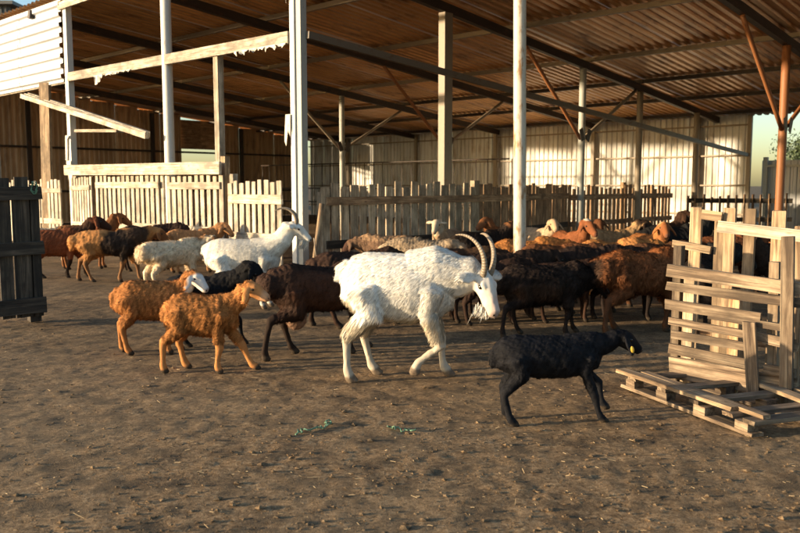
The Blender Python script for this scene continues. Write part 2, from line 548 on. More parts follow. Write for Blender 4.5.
# purlins
for q in (0.12, 3.25, 6.45, 9.65, 12.35, 14.9, 17.45):
    z = roof_z(q) - 0.045
    mt = M['tan_steel'] if q < 10 else M['dark_steel']
    for a, b_ in ((R0, -9.0), (-8.99, -0.5), (-0.49, 6.5), (6.51, R1)):
        plank('purlin', B(a, q, z), B(b_, q, z), 0.09, 0.10, UP, mt, shed, 0.0)
# rafters
RAFT = (-18.0, -13.6, -9.25, -5.0, -0.62, 4.05, 8.6, 13.2)
for r in RAFT:
    z0, z1 = roof_z(0.0) - 0.20, roof_z(QB) - 0.20
    plank('rafter', B(r, -0.2, z0 + 0.02), B(r, QB, z1), 0.12, 0.18, UP, M['dark_steel'], shed, 0.0)
# posts and braces of the inner row
for r in RAFT[2:]:
    top = roof_z(9.45) - 0.29
    mt = M['rust_paint'] if r > 3 else M['grey_paint']
    if r < -0.7: mt = M['grey_paint']
    pipe('post', B(r, 9.45, -0.05), B(r, 9.45, top), 0.085, mt, shed)
    if r > 7: continue
    for qq, mm in ((7.0, M['rust_paint']), (12.2, M['rust_paint'] if r > 3 else M['tan_steel'])):
        if r == -9.25: mm = M['tan_steel']
        pipe('brace', B(r, 9.45 + (-0.06 if qq < 9 else 0.06), 2.55), B(r, qq, roof_z(qq) - 0.30), 0.045, mm, shed, 10)
# gusset plates where braces meet posts
for r in RAFT[2:6]:
    for qq in (-0.10, 0.10):
        plank('gusset_plate', B(r + 0.10, 9.45 + qq, 2.50), B(r + 0.10, 9.45 + qq * 2.2, 2.78), 0.16, 0.012, RV, M['dark_steel'], shed, 0.0)
# other posts of the pen line
pipe('post', B(-0.62, 12.45, -0.05), B(-0.62, 12.45, roof_z(12.45) - 0.29), 0.085, M['tan_steel'], shed)
pipe('post', B(-0.5, 15.9, -0.05), B(-0.5, 15.9, roof_z(15.9) - 0.29), 0.085, M['tan_steel'], shed)
plank('post', B(-0.62, 4.25, -0.05), B(-0.62, 4.25, roof_z(4.25) - 0.29), 0.24, 0.16, RV, M['tan_steel'], shed, 0.0)
pipe('post', B(4.14, 0.0, -0.05), B(4.05, 0.0, roof_z(0) - 0.27), 0.075, M['old_white'], shed, 18)
pipe('post', B(8.6, 0.0, -0.05), B(8.6, 0.0, roof_z(0) - 0.27), 0.075, M['white_paint'], shed, 18)
# front: corner post of two channels, thin pole, mid post, far corner post
plank('post', B(-0.055, 0, -0.05), B(-0.055, 0, roof_z(0) - 0.12), 0.10, 0.15, QV, M['white_paint'], shed, 0.0)
plank('post', B(0.062, 0.015, -0.05), B(0.062, 0.015, roof_z(0) - 0.12), 0.11, 0.12, QV, M['grey_paint'], shed, 0.0)
pipe('post', B(-3.72, -0.02, -0.05), B(-3.72, -0.02, roof_z(0) - 0.1), 0.095, M['white_paint'], shed)
plank('post', B(-2.12, 0.0, 1.62), B(-2.12, 0.0, 3.62), 0.13, 0.12, QV, M['wood_pale'], shed, 0.01)
plank('post', B(-7.72, -0.02, -0.05), B(-7.72, -0.02, roof_z(0) - 0.1), 0.15, 0.13, QV, M['white_paint'], shed, 0.01)
plank('post', B(-8.85, -0.15, -0.05), B(-8.75, -0.12, 3.72), 0.30, 0.07, QV - RV * 0.3, M['wood_pallet'], shed, 0.02)
plank('post', B(-12.1, 0.0, -0.05), B(-12.1, 0.0, 3.7), 0.24, 0.10, QV, M['wood_pale'], shed, 0.02)
plank('post', B(-16.5, 0.0, -0.05), B(-16.5, 0.0, roof_z(0) - 0.1), 0.15, 0.13, QV, M['white_paint'], shed, 0.01)
# front beam, raised rail
plank('beam', B(-7.64, -0.07, 3.75), B(-0.12, -0.07, 3.66), 0.18, 0.07, QV, M['wood_pale'], shed, 0.03)
plank('beam', B(-16.5, -0.02, 3.68), B(-7.8, -0.02, 3.70), 0.12, 0.08, QV, M['wood_pale'], shed, 0.03)
# sloping beam from the corner post to the far wall, two channels
plank('beam', B(0.17, 0.05, 3.68), B(0.42, 17.6, 2.36), 0.07, 0.11, UP, M['beam_steel'], shed, 0.0)
# eave board
plank('eave_board', B(-7.9, -0.12, 5.26), B(-0.0, -0.12, 5.26), 0.14, 0.05, QV, M['wood_pale'], shed, 0.03)
# white siding at the left, ribs horizontal
smesh = corr_mesh('wall_sheet', 1.76, 2.2, 0.22, 0.06, M['white_sheet'], 6, 0.012)
for i in range(2):
    o = bpy.data.objects.new('wall_sheet', smesh)
    place(o, shed, axes(B(-7.84 - i * 2.2, -0.10 - 0.006 * (i % 2), 3.66), UP, -RV))
# rear wall
wmesh = corr_mesh('wall_sheet', 1.0, 3.62, 0.2, 0.035, M['wall_sheet'], 2, 0.0)
for i in range(21):
    o = bpy.data.objects.new('wall_sheet', wmesh)
    place(o, shed, axes(B(-20.6 + i * 1.0 + 1.0, QB + 0.02 + 0.004 * (i % 2), 0.0), -RV, UP))
for z in (0.5, 1.42, 2.36, 3.3):
    plank('girt', B(-20.6, QB - 0.07, z), B(0.4, QB - 0.07, z), 0.05, 0.05, QV, M['tan_steel'], shed, 0.0)
for r in (-17.8, -13.5, -9.3, -5.0, -1.2, 0.44):
    plank('post', B(r, QB - 0.12, 0), B(r, QB - 0.12, 3.6), 0.12, 0.10, QV, M['tan_steel'], shed, 0.0)
# left end wall: brown corrugated sheets with a window gap, some boards missing high up
for i in range(18):
    q = -0.1 + i * 1.0
    hh = 2.15 if i in (11, 12) else roof_z(q + 0.5) - 0.005
    o = bpy.data.objects.new('end_sheet', corr_mesh('end_sheet', 1.0, hh, 0.2, 0.035, M['brown_sheet'], 2))
    place(o, shed, axes(B(R0 - 0.004 * (i % 2), q, 0.0), QV, UP))
for i in (11, 12):
    o = plank('end_board', B(R0 - 0.06, -0.1 + i, 3.62), B(R0 - 0.06, 0.9 + i, 3.62), 1.24, 0.02, RV, M['wood_brown'], shed, 0.0)
for z in (1.2, 2.85):
    plank('girt', B(R0 + 0.07, 0, z), B(R0 + 0.07, QB, z), 0.08, 0.06, RV, M['dark_steel'], shed, 0.0)
for q in (0.3, 4.4, 9.45, 13.9):
    plank('post', B(R0 + 0.18, q, 0), B(R0 + 0.18, q, roof_z(q) - 0.12), 0.14, 0.12, RV, M['dark_steel'], shed, 0.0)
# inner partition bars in front of the rear wall (left half)
for z in (0.75, 1.3, 2.3):
    pipe('bar', B(-19.5, 14.0, z), B(-6.0, 14.0, z), 0.025, M['dark_steel'], shed, 8)
for k in range(28):
    pipe('bar', B(-19.4 + k * 0.5, 14.0, 0), B(-19.4 + k * 0.5, 14.0, 2.3), 0.018, M['dark_steel'], shed, 6)
# tatters of torn plastic film left under the front beam
def tatter(p0, p1, drop, n=14):
    vs = []; fs = []
    for i in range(n + 1):
        p = p0.lerp(p1, i / n)
        d = drop * random.uniform(0.15, 1.0) ** 1.4
        off = Vector((random.uniform(-.03, .03), random.uniform(-.05, .02), 0))
        vs += [p, p + Vector((0, 0, -d * 0.5)) + off * 0.6, p + Vector((0, 0, -d)) + off]
    for i in range(n):
        a = i * 3
        for k in (0, 1):
            fs.append((a + k, a + k + 1, a + 3 + k + 1, a + 3 + k))
    me = bpy.data.meshes.new('torn_film')
    me.from_pydata([v - shed.location for v in vs], [], fs); me.materials.append(M['film'])
    for p in me.polygons: p.use_smooth = True
    link(bpy.data.objects.new('torn_film', me), shed)
tatter(B(-1.5, -0.115, 3.60), B(-0.15, -0.115, 3.585), 0.11, 40)
tatter(B(-6.4, -0.115, 3.665), B(-6.05, -0.115, 3.66), 0.24, 12)
tatter(B(-5.9, -0.115, 3.655), B(-4.9, -0.115, 3.65), 0.07, 26)
tatter(B(-7.84, -0.115, 2.5), B(-7.66, -0.115, 2.5), 0.7, 5)
tatter(B(-7.84, -0.115, 1.95), B(-7.62, -0.115, 1.95), 0.5, 5)
tatter(B(-0.16, -0.10, 4.5), B(-0.1, -0.10, 4.5), 0.4, 4)
tatter(B(-0.2, -0.10, 2.5), B(-0.08, -0.10, 2.5), 0.5, 4)

# loose white panel hanging under the siding
pan = thing('loose_panel', 'long white board hanging loose and slanting below the white siding', 'board', P(148, 136, 15.4))
for k in range(3):
    off = Vector((0, 0.0, 0.0)) + QV * (0.09 * k)
    plank('board', P(22, 96, 19.2) + off + UP * 0.02 * k, P(147 - 4 * k, 136, 14.9) + off + UP * 0.02 * k, 0.085, 0.10, UP, M['wood_pale'], pan, 0.03)
sb = plank('wooden_shelf', P(78, 131, 17.6), P(120, 131, 16.9), 0.2, 0.06, UP, M['wood_pale'], None, 0.03)
tag(sb, 'short pale plank fixed level beside the post below the slanting board', 'plank')

# ------------------------------------------------------------------ right-hand outer wall behind the pen
wall = thing('metal_fence_wall', 'low white corrugated metal fence beyond the right end of the shed', 'fence', B(0.7, 18.4))
fm = corr_mesh('fence_sheet', 1.0, 2.2, 0.2, 0.03, M['white_sheet'], 2)
for i in range(16):
    o = bpy.data.objects.new('fence_sheet', fm)
    place(o, wall, axes(B(1.6 + i, 18.4 + 0.004 * (i % 2), 0.0), -RV, UP))
for r in (0.75, 1.9, 3.0, 4.6, 6.2):
    plank('post', B(r, 18.28, 0), B(r, 18.28, 2.3), 0.13, 0.1, QV, M['grey_paint'], wall, 0.0)
plank('rail', B(0.7, 18.20, 2.02), B(14, 18.20, 1.98), 0.07, 0.05, QV, M['grey_paint'], wall, 0.02)

# distant grey building beyond the shed at upper left
db = thing('grey_building', 'tall dark grey corrugated building beyond the white siding at upper left', 'building', Vector((-26, 48, 0)))
gm = corr_mesh('wall_sheet', 1.0, 11.0, 0.25, 0.05, M['grey_sheet'], 2)
for i in range(14):
    o = bpy.data.objects.new('wall_sheet', gm)
    place(o, db, axes(Vector((-35.0 + i, 44 + 0.004 * (i % 2), 0)), (1, 0, 0), UP))
for i in range(10):
    o = bpy.data.objects.new('wall_sheet', gm)
    place(o, db, axes(Vector((-21.0, 44 + i, 0)), (0, 1, 0), UP))
plank('roof', Vector((-28.0, 43.6, 11.1)), Vector((-28.0, 54.4, 11.1)), 14.9, 0.18, UP, M['grey_sheet'], db, 0.0)

# ------------------------------------------------------------------ fences
def fence(name, label, a, b, h, pitch, pw, rails, mat, rail_mat, off, group=None, jit=0.03, skip=0.0, posts=(), railw=0.10, zb=0.06, top_plank=None, cat='fence'):
    """pickets from a to b on the line, rails (z, width, side); off = direction the front of the fence faces"""
    root = thing(name, label, cat, a, group)
    L = (b - a).length; d = (b - a) / L
    n = int(L / pitch)
    for i in range(n + 1):
        if random.random() < skip: continue
        p = a + d * (i * pitch + random.uniform(-.1, .1) * (pitch - pw))
        hh = h + random.uniform(-jit, jit * 1.2)
        lean = d * random.uniform(-.012, .012)
        plank('picket', p + UP * (zb + random.uniform(-.02, .03)), p + UP * hh + lean, pw * random.uniform(0.85, 1.08), 0.022, off, mat, root, 0.06)
    for (z, w, s, mt) in rails:
        k = max(1, int(round(L / 3.2)))
        for i in range(k):
            p0 = a + d * (L * i / k + 0.003) + off * (0.03 * s) + UP * (z + random.uniform(-.012, .012))
            p1 = a + d * (L * (i + 1) / k - 0.003) + off * (0.03 * s) + UP * (z + random.uniform(-.012, .012))
            plank('rail', p0, p1, w, 0.035, off, mt or rail_mat, root, 0.05)
    for (f, w, hh, mt) in posts:
        p = a + d * (L * f) - off * 0.075
        plank('post', p - UP * 0.05, p + UP * hh, w, 0.10, off, mt or rail_mat, root, 0.04)
    return root
# sunlit fence along the open front, below the top plank
fr = -QV
def FB(r, q=-0.16): return B(r, q)
f = fence('picket_fence', 'whitish picket fence under a wide top plank, left of the thin pole', FB(-6.35), FB(-3.85), 1.60, 0.185, 0.115, [(1.42, 0.12, 1, None), (0.62, 0.13, 1, None)], M['wood_pale'], M['wood_pale'], fr, jit=0.02, posts=((0.0, 0.14, 1.66, M['wood_pallet']), (1.0, 0.12, 1.60, None)))
f = fence('picket_fence', 'whitish picket fence under the wide top plank, right of the thin pole', FB(-3.55), FB(-1.86), 1.58, 0.185, 0.115, [(1.40, 0.12, 1, None), (0.62, 0.13, 1, None)], M['wood_pale'], M['wood_pale'], fr, jit=0.02, posts=((1.0, 0.13, 1.9, M['wood_pallet']),))
f = fence('picket_gate', 'narrow whitish picket gate beside the far corner post', FB(-7.5), FB(-6.62), 1.58, 0.125, 0.085, [(1.36, 0.10, 1, None), (0.55, 0.16, 1, None)], M['wood_pale'], M['wood_pale'], fr, jit=0.02, cat='gate', posts=((0.08, 0.14, 1.62, None), (0.97, 0.12, 1.6, M['wood_pallet'])))
f = fence('picket_fence', 'whitish picket fence section beside the corner post, behind the raised goat head', FB(-1.62), FB(-0.20), 1.47, 0.165, 0.105, [(1.19, 0.15, 1, None), (0.58, 0.12, 1, None)], M['wood_pale'], M['wood_pale'], fr, jit=0.035, posts=((0.0, 0.10, 1.6, None),))
f = fence('picket_fence', 'whitish picket fence left of the leaning timber post, behind the dark gate', FB(-13.5), FB(-8.0), 1.5, 0.185, 0.12, [(1.3, 0.10, 1, None), (0.6, 0.12, 1, None)], M['wood_pale'], M['wood_pale'], fr, jit=0.06)
tp = plank('top_plank', B(-7.6, -0.26, 1.74), B(-1.75, -0.26, 1.70), 0.21, 0.05, QV, M['wood_pale'], None, 0.03)
tag(tp, 'wide pale plank running along the top of the left picket fence', 'plank')
# shaded fence along the right side of the shed
rt = RV
f = fence('board_fence', 'grey weathered board fence in the centre, from the corner post to the box column', B(0.2, 0.35), B(0.25, 4.2), 1.42, 0.205, 0.165, [(1.17, 0.13, 1, M['wood_brown']), (0.46, 0.13, 1, M['wood_dark']), (0.24, 0.16, 1, None)], M['wood_grey'], M['wood_grey'], rt, jit=0.05, posts=((0.0, 0.14, 1.3, None), (1.0, 0.16, 1.5, None)))
f = fence('board_fence', 'brown board fence behind the herd, right of the box column', B(0.05, 4.4), B(-0.85, 9.2), 1.40, 0.20, 0.145, [(1.16, 0.14, 1, None), (0.45, 0.13, 1, M['wood_dark'])], M['wood_brown'], M['wood_brown'], rt, jit=0.05, posts=((0.5, 0.14, 1.4, None), (1.0, 0.14, 1.4, None)))
f = fence('board_fence', 'dark thin picket fence against the bright rear wall', B(-0.9, 9.4), B(-0.95, 15.3), 1.36, 0.23, 0.145, [(1.12, 0.14, 1, None), (0.45, 0.13, 1, None)], M['wood_brown'], M['wood_brown'], rt, jit=0.07, posts=((0.2, 0.14, 1.4, None), (0.5, 0.14, 1.5, None), (0.8, 0.14, 1.4, None)))
f = fence('board_fence', 'low dark fence end near the rear wall corner', B(-0.6, 15.7), B(1.9, 17.2), 1.12, 0.23, 0.15, [(0.95, 0.14, 1, None), (0.4, 0.13, 1, None)], M['wood_brown'], M['wood_dark'], rt, jit=0.06)
# leaning stick with rope by the corner post
st = thing('leaning_stick', 'pale leaning stick with a rope end by the corner post fence', 'stick', P(311, 266, 12.05) * 1.0)
st.location.z = 0
pipe('stick', Vector((st.location.x, st.location.y, 0)), P(322, 204, 12.35), 0.02, M['wood_pallet'], st, 9, 0.042)
pipe('rope', P(314, 238, 12.1), P(317, 262, 12.08), 0.012, M['wood_pale'], st, 6)

# dark gate at the left
g1 = G(44, 321); g0 = g1 - Vector((.75, .66, 0)) * 0.56
gd = (g1 - g0).normalized(); gn = Vector((gd.y, -gd.x, 0))
gate = thing('wooden_gate', 'dark weathered plank gate standing at the left edge', 'gate', g1)
for k, (px, top, w) in enumerate(((-8, 178, 0.12), (9.0, 178.5, 0.125), (18.5, 186, 0.03), (27.0, 177.5, 0.125), (39.5, 185, 0.085))):
    t_ = (px + 14) / 58.0
    p = g0.lerp(g1, t_)
    zt = 1.4 - (top - 186) * p.y / 800
    plank('board', p + UP * 0.06, p + UP * zt, w, 0.025, gn, M['wood_dark'], gate, 0.05)
for z, w in ((1.32, 0.13), (0.76, 0.13), (0.17, 0.16)):
    plank('rail', g0 + gn * 0.035 + UP * z, g1 + gd * 0.02 + gn * 0.035 + UP * (z + 0.01), w, 0.04, gn, M['wood_dark'], gate, 0.05)
plank('post', g1 - gd * 0.07 - gn * 0.07, g1 - gd * 0.07 - gn * 0.07 + UP * 1.30, 0.11, 0.11, gn, M['wood_dark'], gate, 0.05)
# green tie on the gate
bt = []
for k in range(14):
    a = k / 13 * 6.28 * 2
    bt.append(g1 + gn * 0.07 - gd * 0.06 + Vector((gd.x * 0.04 * math.cos(a), 0.02 * math.sin(3 * a), 1.40 + 0.05 * math.sin(a) - 0.003 * k)))
def tube_path(name, pts, r, mat, parent, sides=6):
    vs = []; fs = []
    loc = parent.location if parent else Vector((0, 0, 0))
    n = len(pts)
    for i, p in enumerate(pts):
        t = (pts[min(i + 1, n - 1)] - pts[max(i - 1, 0)]).normalized()
        s = t.cross(Vector((0.3, 0.2, 1))).normalized(); u = s.cross(t)
        for k in range(sides):
            a = 2 * math.pi * k / sides
            vs.append(p - loc + (s * math.cos(a) + u * math.sin(a)) * r)
    for i in range(n - 1):
        for k in range(sides):
            k2 = (k + 1) % sides
            fs.append((i * sides + k, i * sides + k2, (i + 1) * sides + k2, (i + 1) * sides + k))
    fs.append(tuple(range(sides))[::-1]); fs.append(tuple(range((n - 1) * sides, n * sides)))
    me = bpy.data.meshes.new(name); me.from_pydata(vs, [], fs); me.materials.append(mat)
    for p in me.polygons: p.use_smooth = True
    return link(bpy.data.objects.new(name, me), parent)
tube_path('tie', bt, 0.008, M['twine'], gate)

# ------------------------------------------------------------------ right: pallet panel, hurdle and pallet on the ground
wp = M['wood_pallet']
pa = G(673, 384); pb = G(812, 407)
pdv = (pb - pa).normalized(); pn = Vector((pdv.y, -pdv.x, 0))
if pn.y > 0: pn = -pn
hur = thing('pallet_hurdle', 'upright slatted pallet wall of weathered boards at the right', 'hurdle', pa)
def HP(px, z, f=0.0):
    """point on the hurdle plane over picture column px (hurdle runs from column 673 to 812)"""
    d = ray(px, 300); den = d.x * pn.x + d.y * pn.y
    t = (pa.x * pn.x + pa.y * pn.y) / den
    return Vector((d.x * t, d.y * t, z)) + pn * f
def HZ(px, py):
    p = HP(px, 0); return P(px, py, p.y).z
slats = [(668, 802, 270, 289, 0.085, 0.035, 0.03), (668, 806, 285, 303.5, 0.062, 0.025, 0.03), (669, 764, 303, 317, 0.07, 0.03, 0.055),
         (671, 800, 320, 343, 0.052, 0.022, 0.03), (675, 753, 333.5, 346.5, 0.056, 0.022, 0.03), (672, 755, 347, 364, 0.068, 0.022, 0.03),
         (674, 802, 366, 388, 0.15, 0.03, 0.03), (712, 790, 314, 327, 0.045, 0.022, 0.058), (766, 802, 338, 347, 0.055, 0.022, 0.03), (770, 802, 367, 372, 0.06, 0.022, 0.058)]
for (x0, x1, y0, y1, w, t, f_) in slats:
    plank('slat', HP(x0, HZ(x0, y0), f_), HP(x1, HZ(x1, y1), f_), w, t, pn, M['wood_old'], hur, 0.09)
plank('upright', HP(676.5, 0.0, -0.02), HP(676.5, HZ(676.5, 246), -0.02), 0.055, 0.07, pn, M['wood_old'], hur, 0.05)
plank('upright', HP(688, 0.0, -0.02), HP(689, HZ(689, 268), -0.02), 0.07, 0.06, pn, M['wood_grey'], hur, 0.05)
plank('upright', HP(763, 0.02, 0.10), HP(755, HZ(755, 320), 0.10), 0.075, 0.035, pn, M['wood_old'], hur, 0.05)
plank('upright', HP(795, 0.0, 0.085), HP(789, HZ(789, 236), 0.085), 0.075, 0.04, pn, M['wood_old'], hur, 0.05)
plank('upright', HP(734, 0.0, -0.03), HP(734, HZ(734, 290), -0.03), 0.07, 0.05, pn, M['wood_brown'], hur, 0.05)
plank('upright', HP(775, 0.0, -0.03), HP(772, HZ(772, 262), -0.03), 0.06, 0.05, pn, M['wood_old'], hur, 0.05)
# tall rail fence just behind
qa = pa + Vector((0.10, 0.55, 0)); bk = thing('rail_fence', 'tall pale plank hurdle with long top rail behind the slatted pallets', 'fence', qa)
def KP(px, py, f=0.0):
    d = ray(px, py); den = d.x * pn.x + d.y * pn.y
    t = (qa.x * pn.x + qa.y * pn.y) / den
    return Vector((d.x * t, d.y * t, CAM_H + d.z * t)) + pn * f
for (xt, yt, xb, w) in ((697, 207, 692, 0.085), (720, 214, 717, 0.065), (730.5, 208, 726, 0.08), (751, 209, 745, 0.075), (780, 211, 775, 0.09), (800, 226, 798, 0.06)):
    top = KP(xt, yt); bot = KP(xb, 300); bot.z = 0.0
    plank('upright', bot, top, w, 0.03, pn, wp, bk, 0.05)
plank('rail', KP(720, 226, 0.04), KP(815, 237, 0.04), 0.082, 0.035, pn, M['wood_pale'], bk, 0.04)
plank('rail', KP(704, 214, 0.04), KP(724, 217, 0.04), 0.07, 0.03, pn, wp, bk, 0.04)
plank('rail', KP(675, 243, 0.04), KP(713, 250, 0.04), 0.055, 0.03, pn, wp, bk, 0.05)
plank('rail', KP(680, 330, -0.03), KP(815, 350, -0.03), 0.08, 0.03, pn, M['wood_brown'], bk, 0.05)
# pallet lying on the ground
ca, cb, cd_ = G(621, 387), G(748, 437), G(700, 377)
e1 = (cb - ca); e1.z = 0; L1 = e1.length; e1.normalize()
e2 = Vector((-e1.y, e1.x, 0)); e2 = e2 if e2.y > 0 else -e2
L2 = 1.0
pal = thing('wooden_pallet', 'broken wooden pallet lying flat on the dirt at right', 'pallet', ca)
def PP(a, b_, z): return ca + e1 * a + e2 * b_ + UP * z
for b_ in (0.04, L2 * 0.52):
    plank('stringer', PP(0.0, b_, 0.012), PP(L1 + 0.02, b_ + 0.01, 0.012), 0.085, 0.022, UP, M['wood_old'], pal, 0.05)
    for a in (0.1, L1 * 0.36, L1 * 0.66, L1 - 0.06):
        plank('block', PP(a - 0.05, b_, 0.048), PP(a + 0.05, b_, 0.048), 0.075, 0.05, UP, M['wood_old'], pal, 0.06)
for a in (0.12, L1 * 0.36, L1 * 0.62, L1 * 0.86):
    plank('slat', PP(a, 0.0, 0.086), PP(a + 0.02, L2 * 0.98, 0.086), 0.085, 0.024, UP, M['wood_old'], pal, 0.06)
plank('slat', PP(L1 - 0.0, 0.0, 0.086), PP(L1 + 0.0, L2, 0.086), 0.09, 0.024, UP, M['wood_old'], pal, 0.06)
plank('deck_board', PP(-0.04, 0.02, 0.111), PP(L1 * 0.86, 0.06, 0.113), 0.075, 0.024, UP, M['wood_pallet'], pal, 0.06)
plank('deck_board', PP(0.10, 0.12, 0.112), PP(L1 + 0.03, 0.10, 0.113), 0.055, 0.024, UP, M['wood_pallet'], pal, 0.06)
plank('deck_board', PP(0.18, L2 * 0.72, 0.111), PP(L1 * 1.05, L2 * 0.55, 0.113), 0.08, 0.024, UP, M['wood_pallet'], pal, 0.06)
plank('deck_board', PP(0.26, L2 * 0.84, 0.111), PP(L1 * 1.05, L2 * 0.68, 0.113), 0.05, 0.024, UP, M['wood_pallet'], pal, 0.06)

# green twine scraps
def scrap(pts, label):
    c = G(*pts[len(pts) // 2])
    path = []
    for i in range(len(pts) - 1):
        a, b_ = G(*pts[i]), G(*pts[i + 1])
        for k in range(4):
            p = a.lerp(b_, k / 4) + Vector((random.uniform(-.008, .008), random.uniform(-.012, .012), random.uniform(.006, .022)))
            p.z += ground_z(p.x, p.y); path.append(p)
    o = tube_path('twine_scrap', path, 0.0045, M['twine'], None, 5)
    tag(o, label, 'twine', 'green twine scraps')
scrap([(294, 434), (298, 432), (303, 433), (300, 430), (307, 431), (313, 430), (319, 428), (324, 427), (328, 424), (324, 423), (330, 421), (331, 424), (326, 428)], 'longer scrap of green twine lying on the open dirt')
scrap([(388, 428), (392, 427), (395, 429), (398, 427), (401, 430), (406, 430), (412, 431), (418, 431)], 'shorter scrap of green twine lying on the dirt below the white goat')

# ------------------------------------------------------------------ tree beyond the metal fence
def tree(loc, h, seed, label):
    r = np.random.default_rng(seed)
    root = thing('leafy_tree', label, 'tree', loc)
    tp_ = [Vector(loc) + Vector((0.1 * math.sin(k), 0.08 * math.cos(2 * k), h * 0.55 * k / 5)) for k in range(6)]
    tube_path('trunk', tp_, 0.11, M['bark'], root, 8)
    for k in range(6):
        a = k * 1.05
        s = tp_[3 + k % 3]
        tube_path('limb', [s, s + Vector((math.cos(a) * .5, math.sin(a) * .5, .5)), s + Vector((math.cos(a) * 1.0, math.sin(a) * 1.0, 1.3))], 0.035, M['bark'], root, 6)
    cl = r.normal(0, 1, (60, 3)) * np.array([0.75, 0.75, 0.62]) + np.array([0, 0, h * 0.66])
    n = 16000
    c = cl[r.integers(0, 60, n)] + r.normal(0, 0.24, (n, 3))
    d1 = r.normal(size=(n, 3)); d1 /= np.linalg.norm(d1, axis=1)[:, None]
    d2 = np.cross(d1, r.normal(size=(n, 3))); d2 /= np.linalg.norm(d2, axis=1)[:, None]
    s_ = r.uniform(0.05, 0.10, n)[:, None]
    V = np.stack([c - d1 * s_, c + d2 * s_ * .45, c + d1 * s_, c - d2 * s_ * .45], 1).reshape(-1, 3)
    F = np.arange(n * 4).reshape(-1, 4)
    link(bpy.data.objects.new('crown', np_mesh('crown', V, F, M['leaf'])), root)
tree(Vector((19.3, 36.5, 0)), 4.0, 5, 'leafy green tree showing beyond the metal fence at the right edge')

# ------------------------------------------------------------------ animals
def loft(pts, A, Bz, ref, segs=12):
    """closed tube through pts; A half width along side, Bz half height"""
    pts = [Vector(p) for p in pts]; n = len(pts)
    vs = []; fs = []
    ref = Vector(ref)
    for i, p in enumerate(pts):
        t = (pts[min(i + 1, n - 1)] - pts[max(i - 1, 0)]).normalized()
        s = ref.cross(t)
        if s.length < 1e-3: s = Vector((0, 1, 0))
        s.normalize(); u = t.cross(s)
        for k in range(segs):
            a = 2 * math.pi * k / segs
            vs.append(p + s * (A[i] * math.cos(a)) + u * (Bz[i] * math.sin(a)))
    for i in range(n - 1):
        for k in range(segs):
            k2 = (k + 1) % segs
            fs.append((i * segs + k, i * segs + k2, (i + 1) * segs + k2, (i + 1) * segs + k))
    t0 = (pts[0] - pts[1]).normalized(); t1 = (pts[-1] - pts[-2]).normalized()
    c0 = len(vs); vs.append(pts[0] + t0 * min(A[0], Bz[0]) * 0.7)
    c1 = len(vs); vs.append(pts[-1] + t1 * min(A[-1], Bz[-1]) * 0.7)
    for k in range(segs):
        k2 = (k + 1) % segs
        fs.append((k2, k, c0)); e = (n - 1) * segs
        fs.append((e + k, e + k2, c1))
    return vs, fs
def ellipsoid(c, ax, rads, seg=10, rings=7):
    X, Y, Z = ax
    vs = []; fs = []
    for i in range(rings + 1):
        th = math.pi * i / rings
        for k in range(seg):
            a = 2 * math.pi * k / seg
            vs.append(Vector(c) + X * (rads[0] * math.cos(th)) + Y * (rads[1] * math.sin(th) * math.cos(a)) + Z * (rads[2] * math.sin(th) * math.sin(a)))
    for i in range(rings):
        for k in range(seg):
            k2 = (k + 1) % seg
            fs.append((i * seg + k, (i + 1) * seg + k, (i + 1) * seg + k2, i * seg + k2))
    return vs, fs

SHEEP_BODY = [(-.48, .55, .045, .06), (-.44, .545, .125, .135), (-.33, .525, .175, .185), (-.12, .495, .192, .205), (.08, .485, .188, .205), (.25, .505, .150, .188), (.35, .525, .105, .145), (.40, .54, .045, .07)]
GOAT_BODY = [(-.47, .60, .04, .06), (-.43, .595, .105, .125), (-.33, .575, .145, .165), (-.12, .545, .165, .190), (.08, .535, .160, .192), (.24, .555, .130, .185), (.33, .575, .09, .150), (.37, .59, .045, .08)]
LAMB_BODY = [(-.42, .56, .04, .06), (-.385, .555, .105, .12), (-.29, .54, .145, .155), (-.10, .515, .155, .165), (.07, .51, .150, .165), (.22, .525, .125, .155), (.31, .54, .09, .125), (.35, .55, .04, .06)]

def rot_y(v, piv, deg):
    a = rad(deg); d = v - piv
    # positive angle swings a hanging limb forward (+x)
    return piv + Vector((d.x * math.cos(a) - d.z * math.sin(a), d.y, d.x * math.sin(a) + d.z * math.cos(a)))
def leg_chain(front, side, pose, kind):
    sw, fold, lift = pose
    y = side * (0.095 if kind != 'lamb' else 0.085)
    dz = 0.03 if kind == 'goat' else (0.02 if kind == 'lamb' else 0)
    if front:
        pts = [Vector((.235, y, .50 + dz)), Vector((.205, y * 1.05, .385 + dz)), Vector((.235, y, .225)), Vector((.228, y, .155)), Vector((.226, y, .105)), Vector((.228, y, .068)), Vector((.250, y, .022))]
        r = [.085, .054, .034, .0225, .0215, .0275, .031]
        kp = 2
    else:
        pts = [Vector((-.29, y * .9, .50 + dz)), Vector((-.245, y * 1.15, .375 + dz)), Vector((-.372, y * 1.05, .262)), Vector((-.366, y * 1.05, .185)), Vector((-.358, y * 1.05, .110)), Vector((-.352, y * 1.05, .068)), Vector((-.328, y * 1.05, .022))]
        r = [.125, .082, .036, .0245, .0225, .0275, .031]
        kp = 2
    if kind == 'goat': r = [r[0] * .9, r[1] * .9] + [x * 1.0 for x in r[2:]]
    if kind == 'lamb': r = [r[0] * .85, r[1] * .85] + [x * 1.12 for x in r[2:]]
    piv = pts[0].copy()
    pts = [rot_y(p, piv, sw * (1.0 if i > 1 else 0.55)) for i, p in enumerate(pts)]
    k = pts[kp].copy()
    pts = [p if i <= kp else rot_y(p, k, -fold) for i, p in enumerate(pts)]
    tgt = 0.02 + lift
    f = (piv.z - tgt) / (piv.z - pts[-1].z)
    pts = [Vector((p.x, p.y, piv.z - (piv.z - p.z) * f)) for p in pts]
    return pts, r

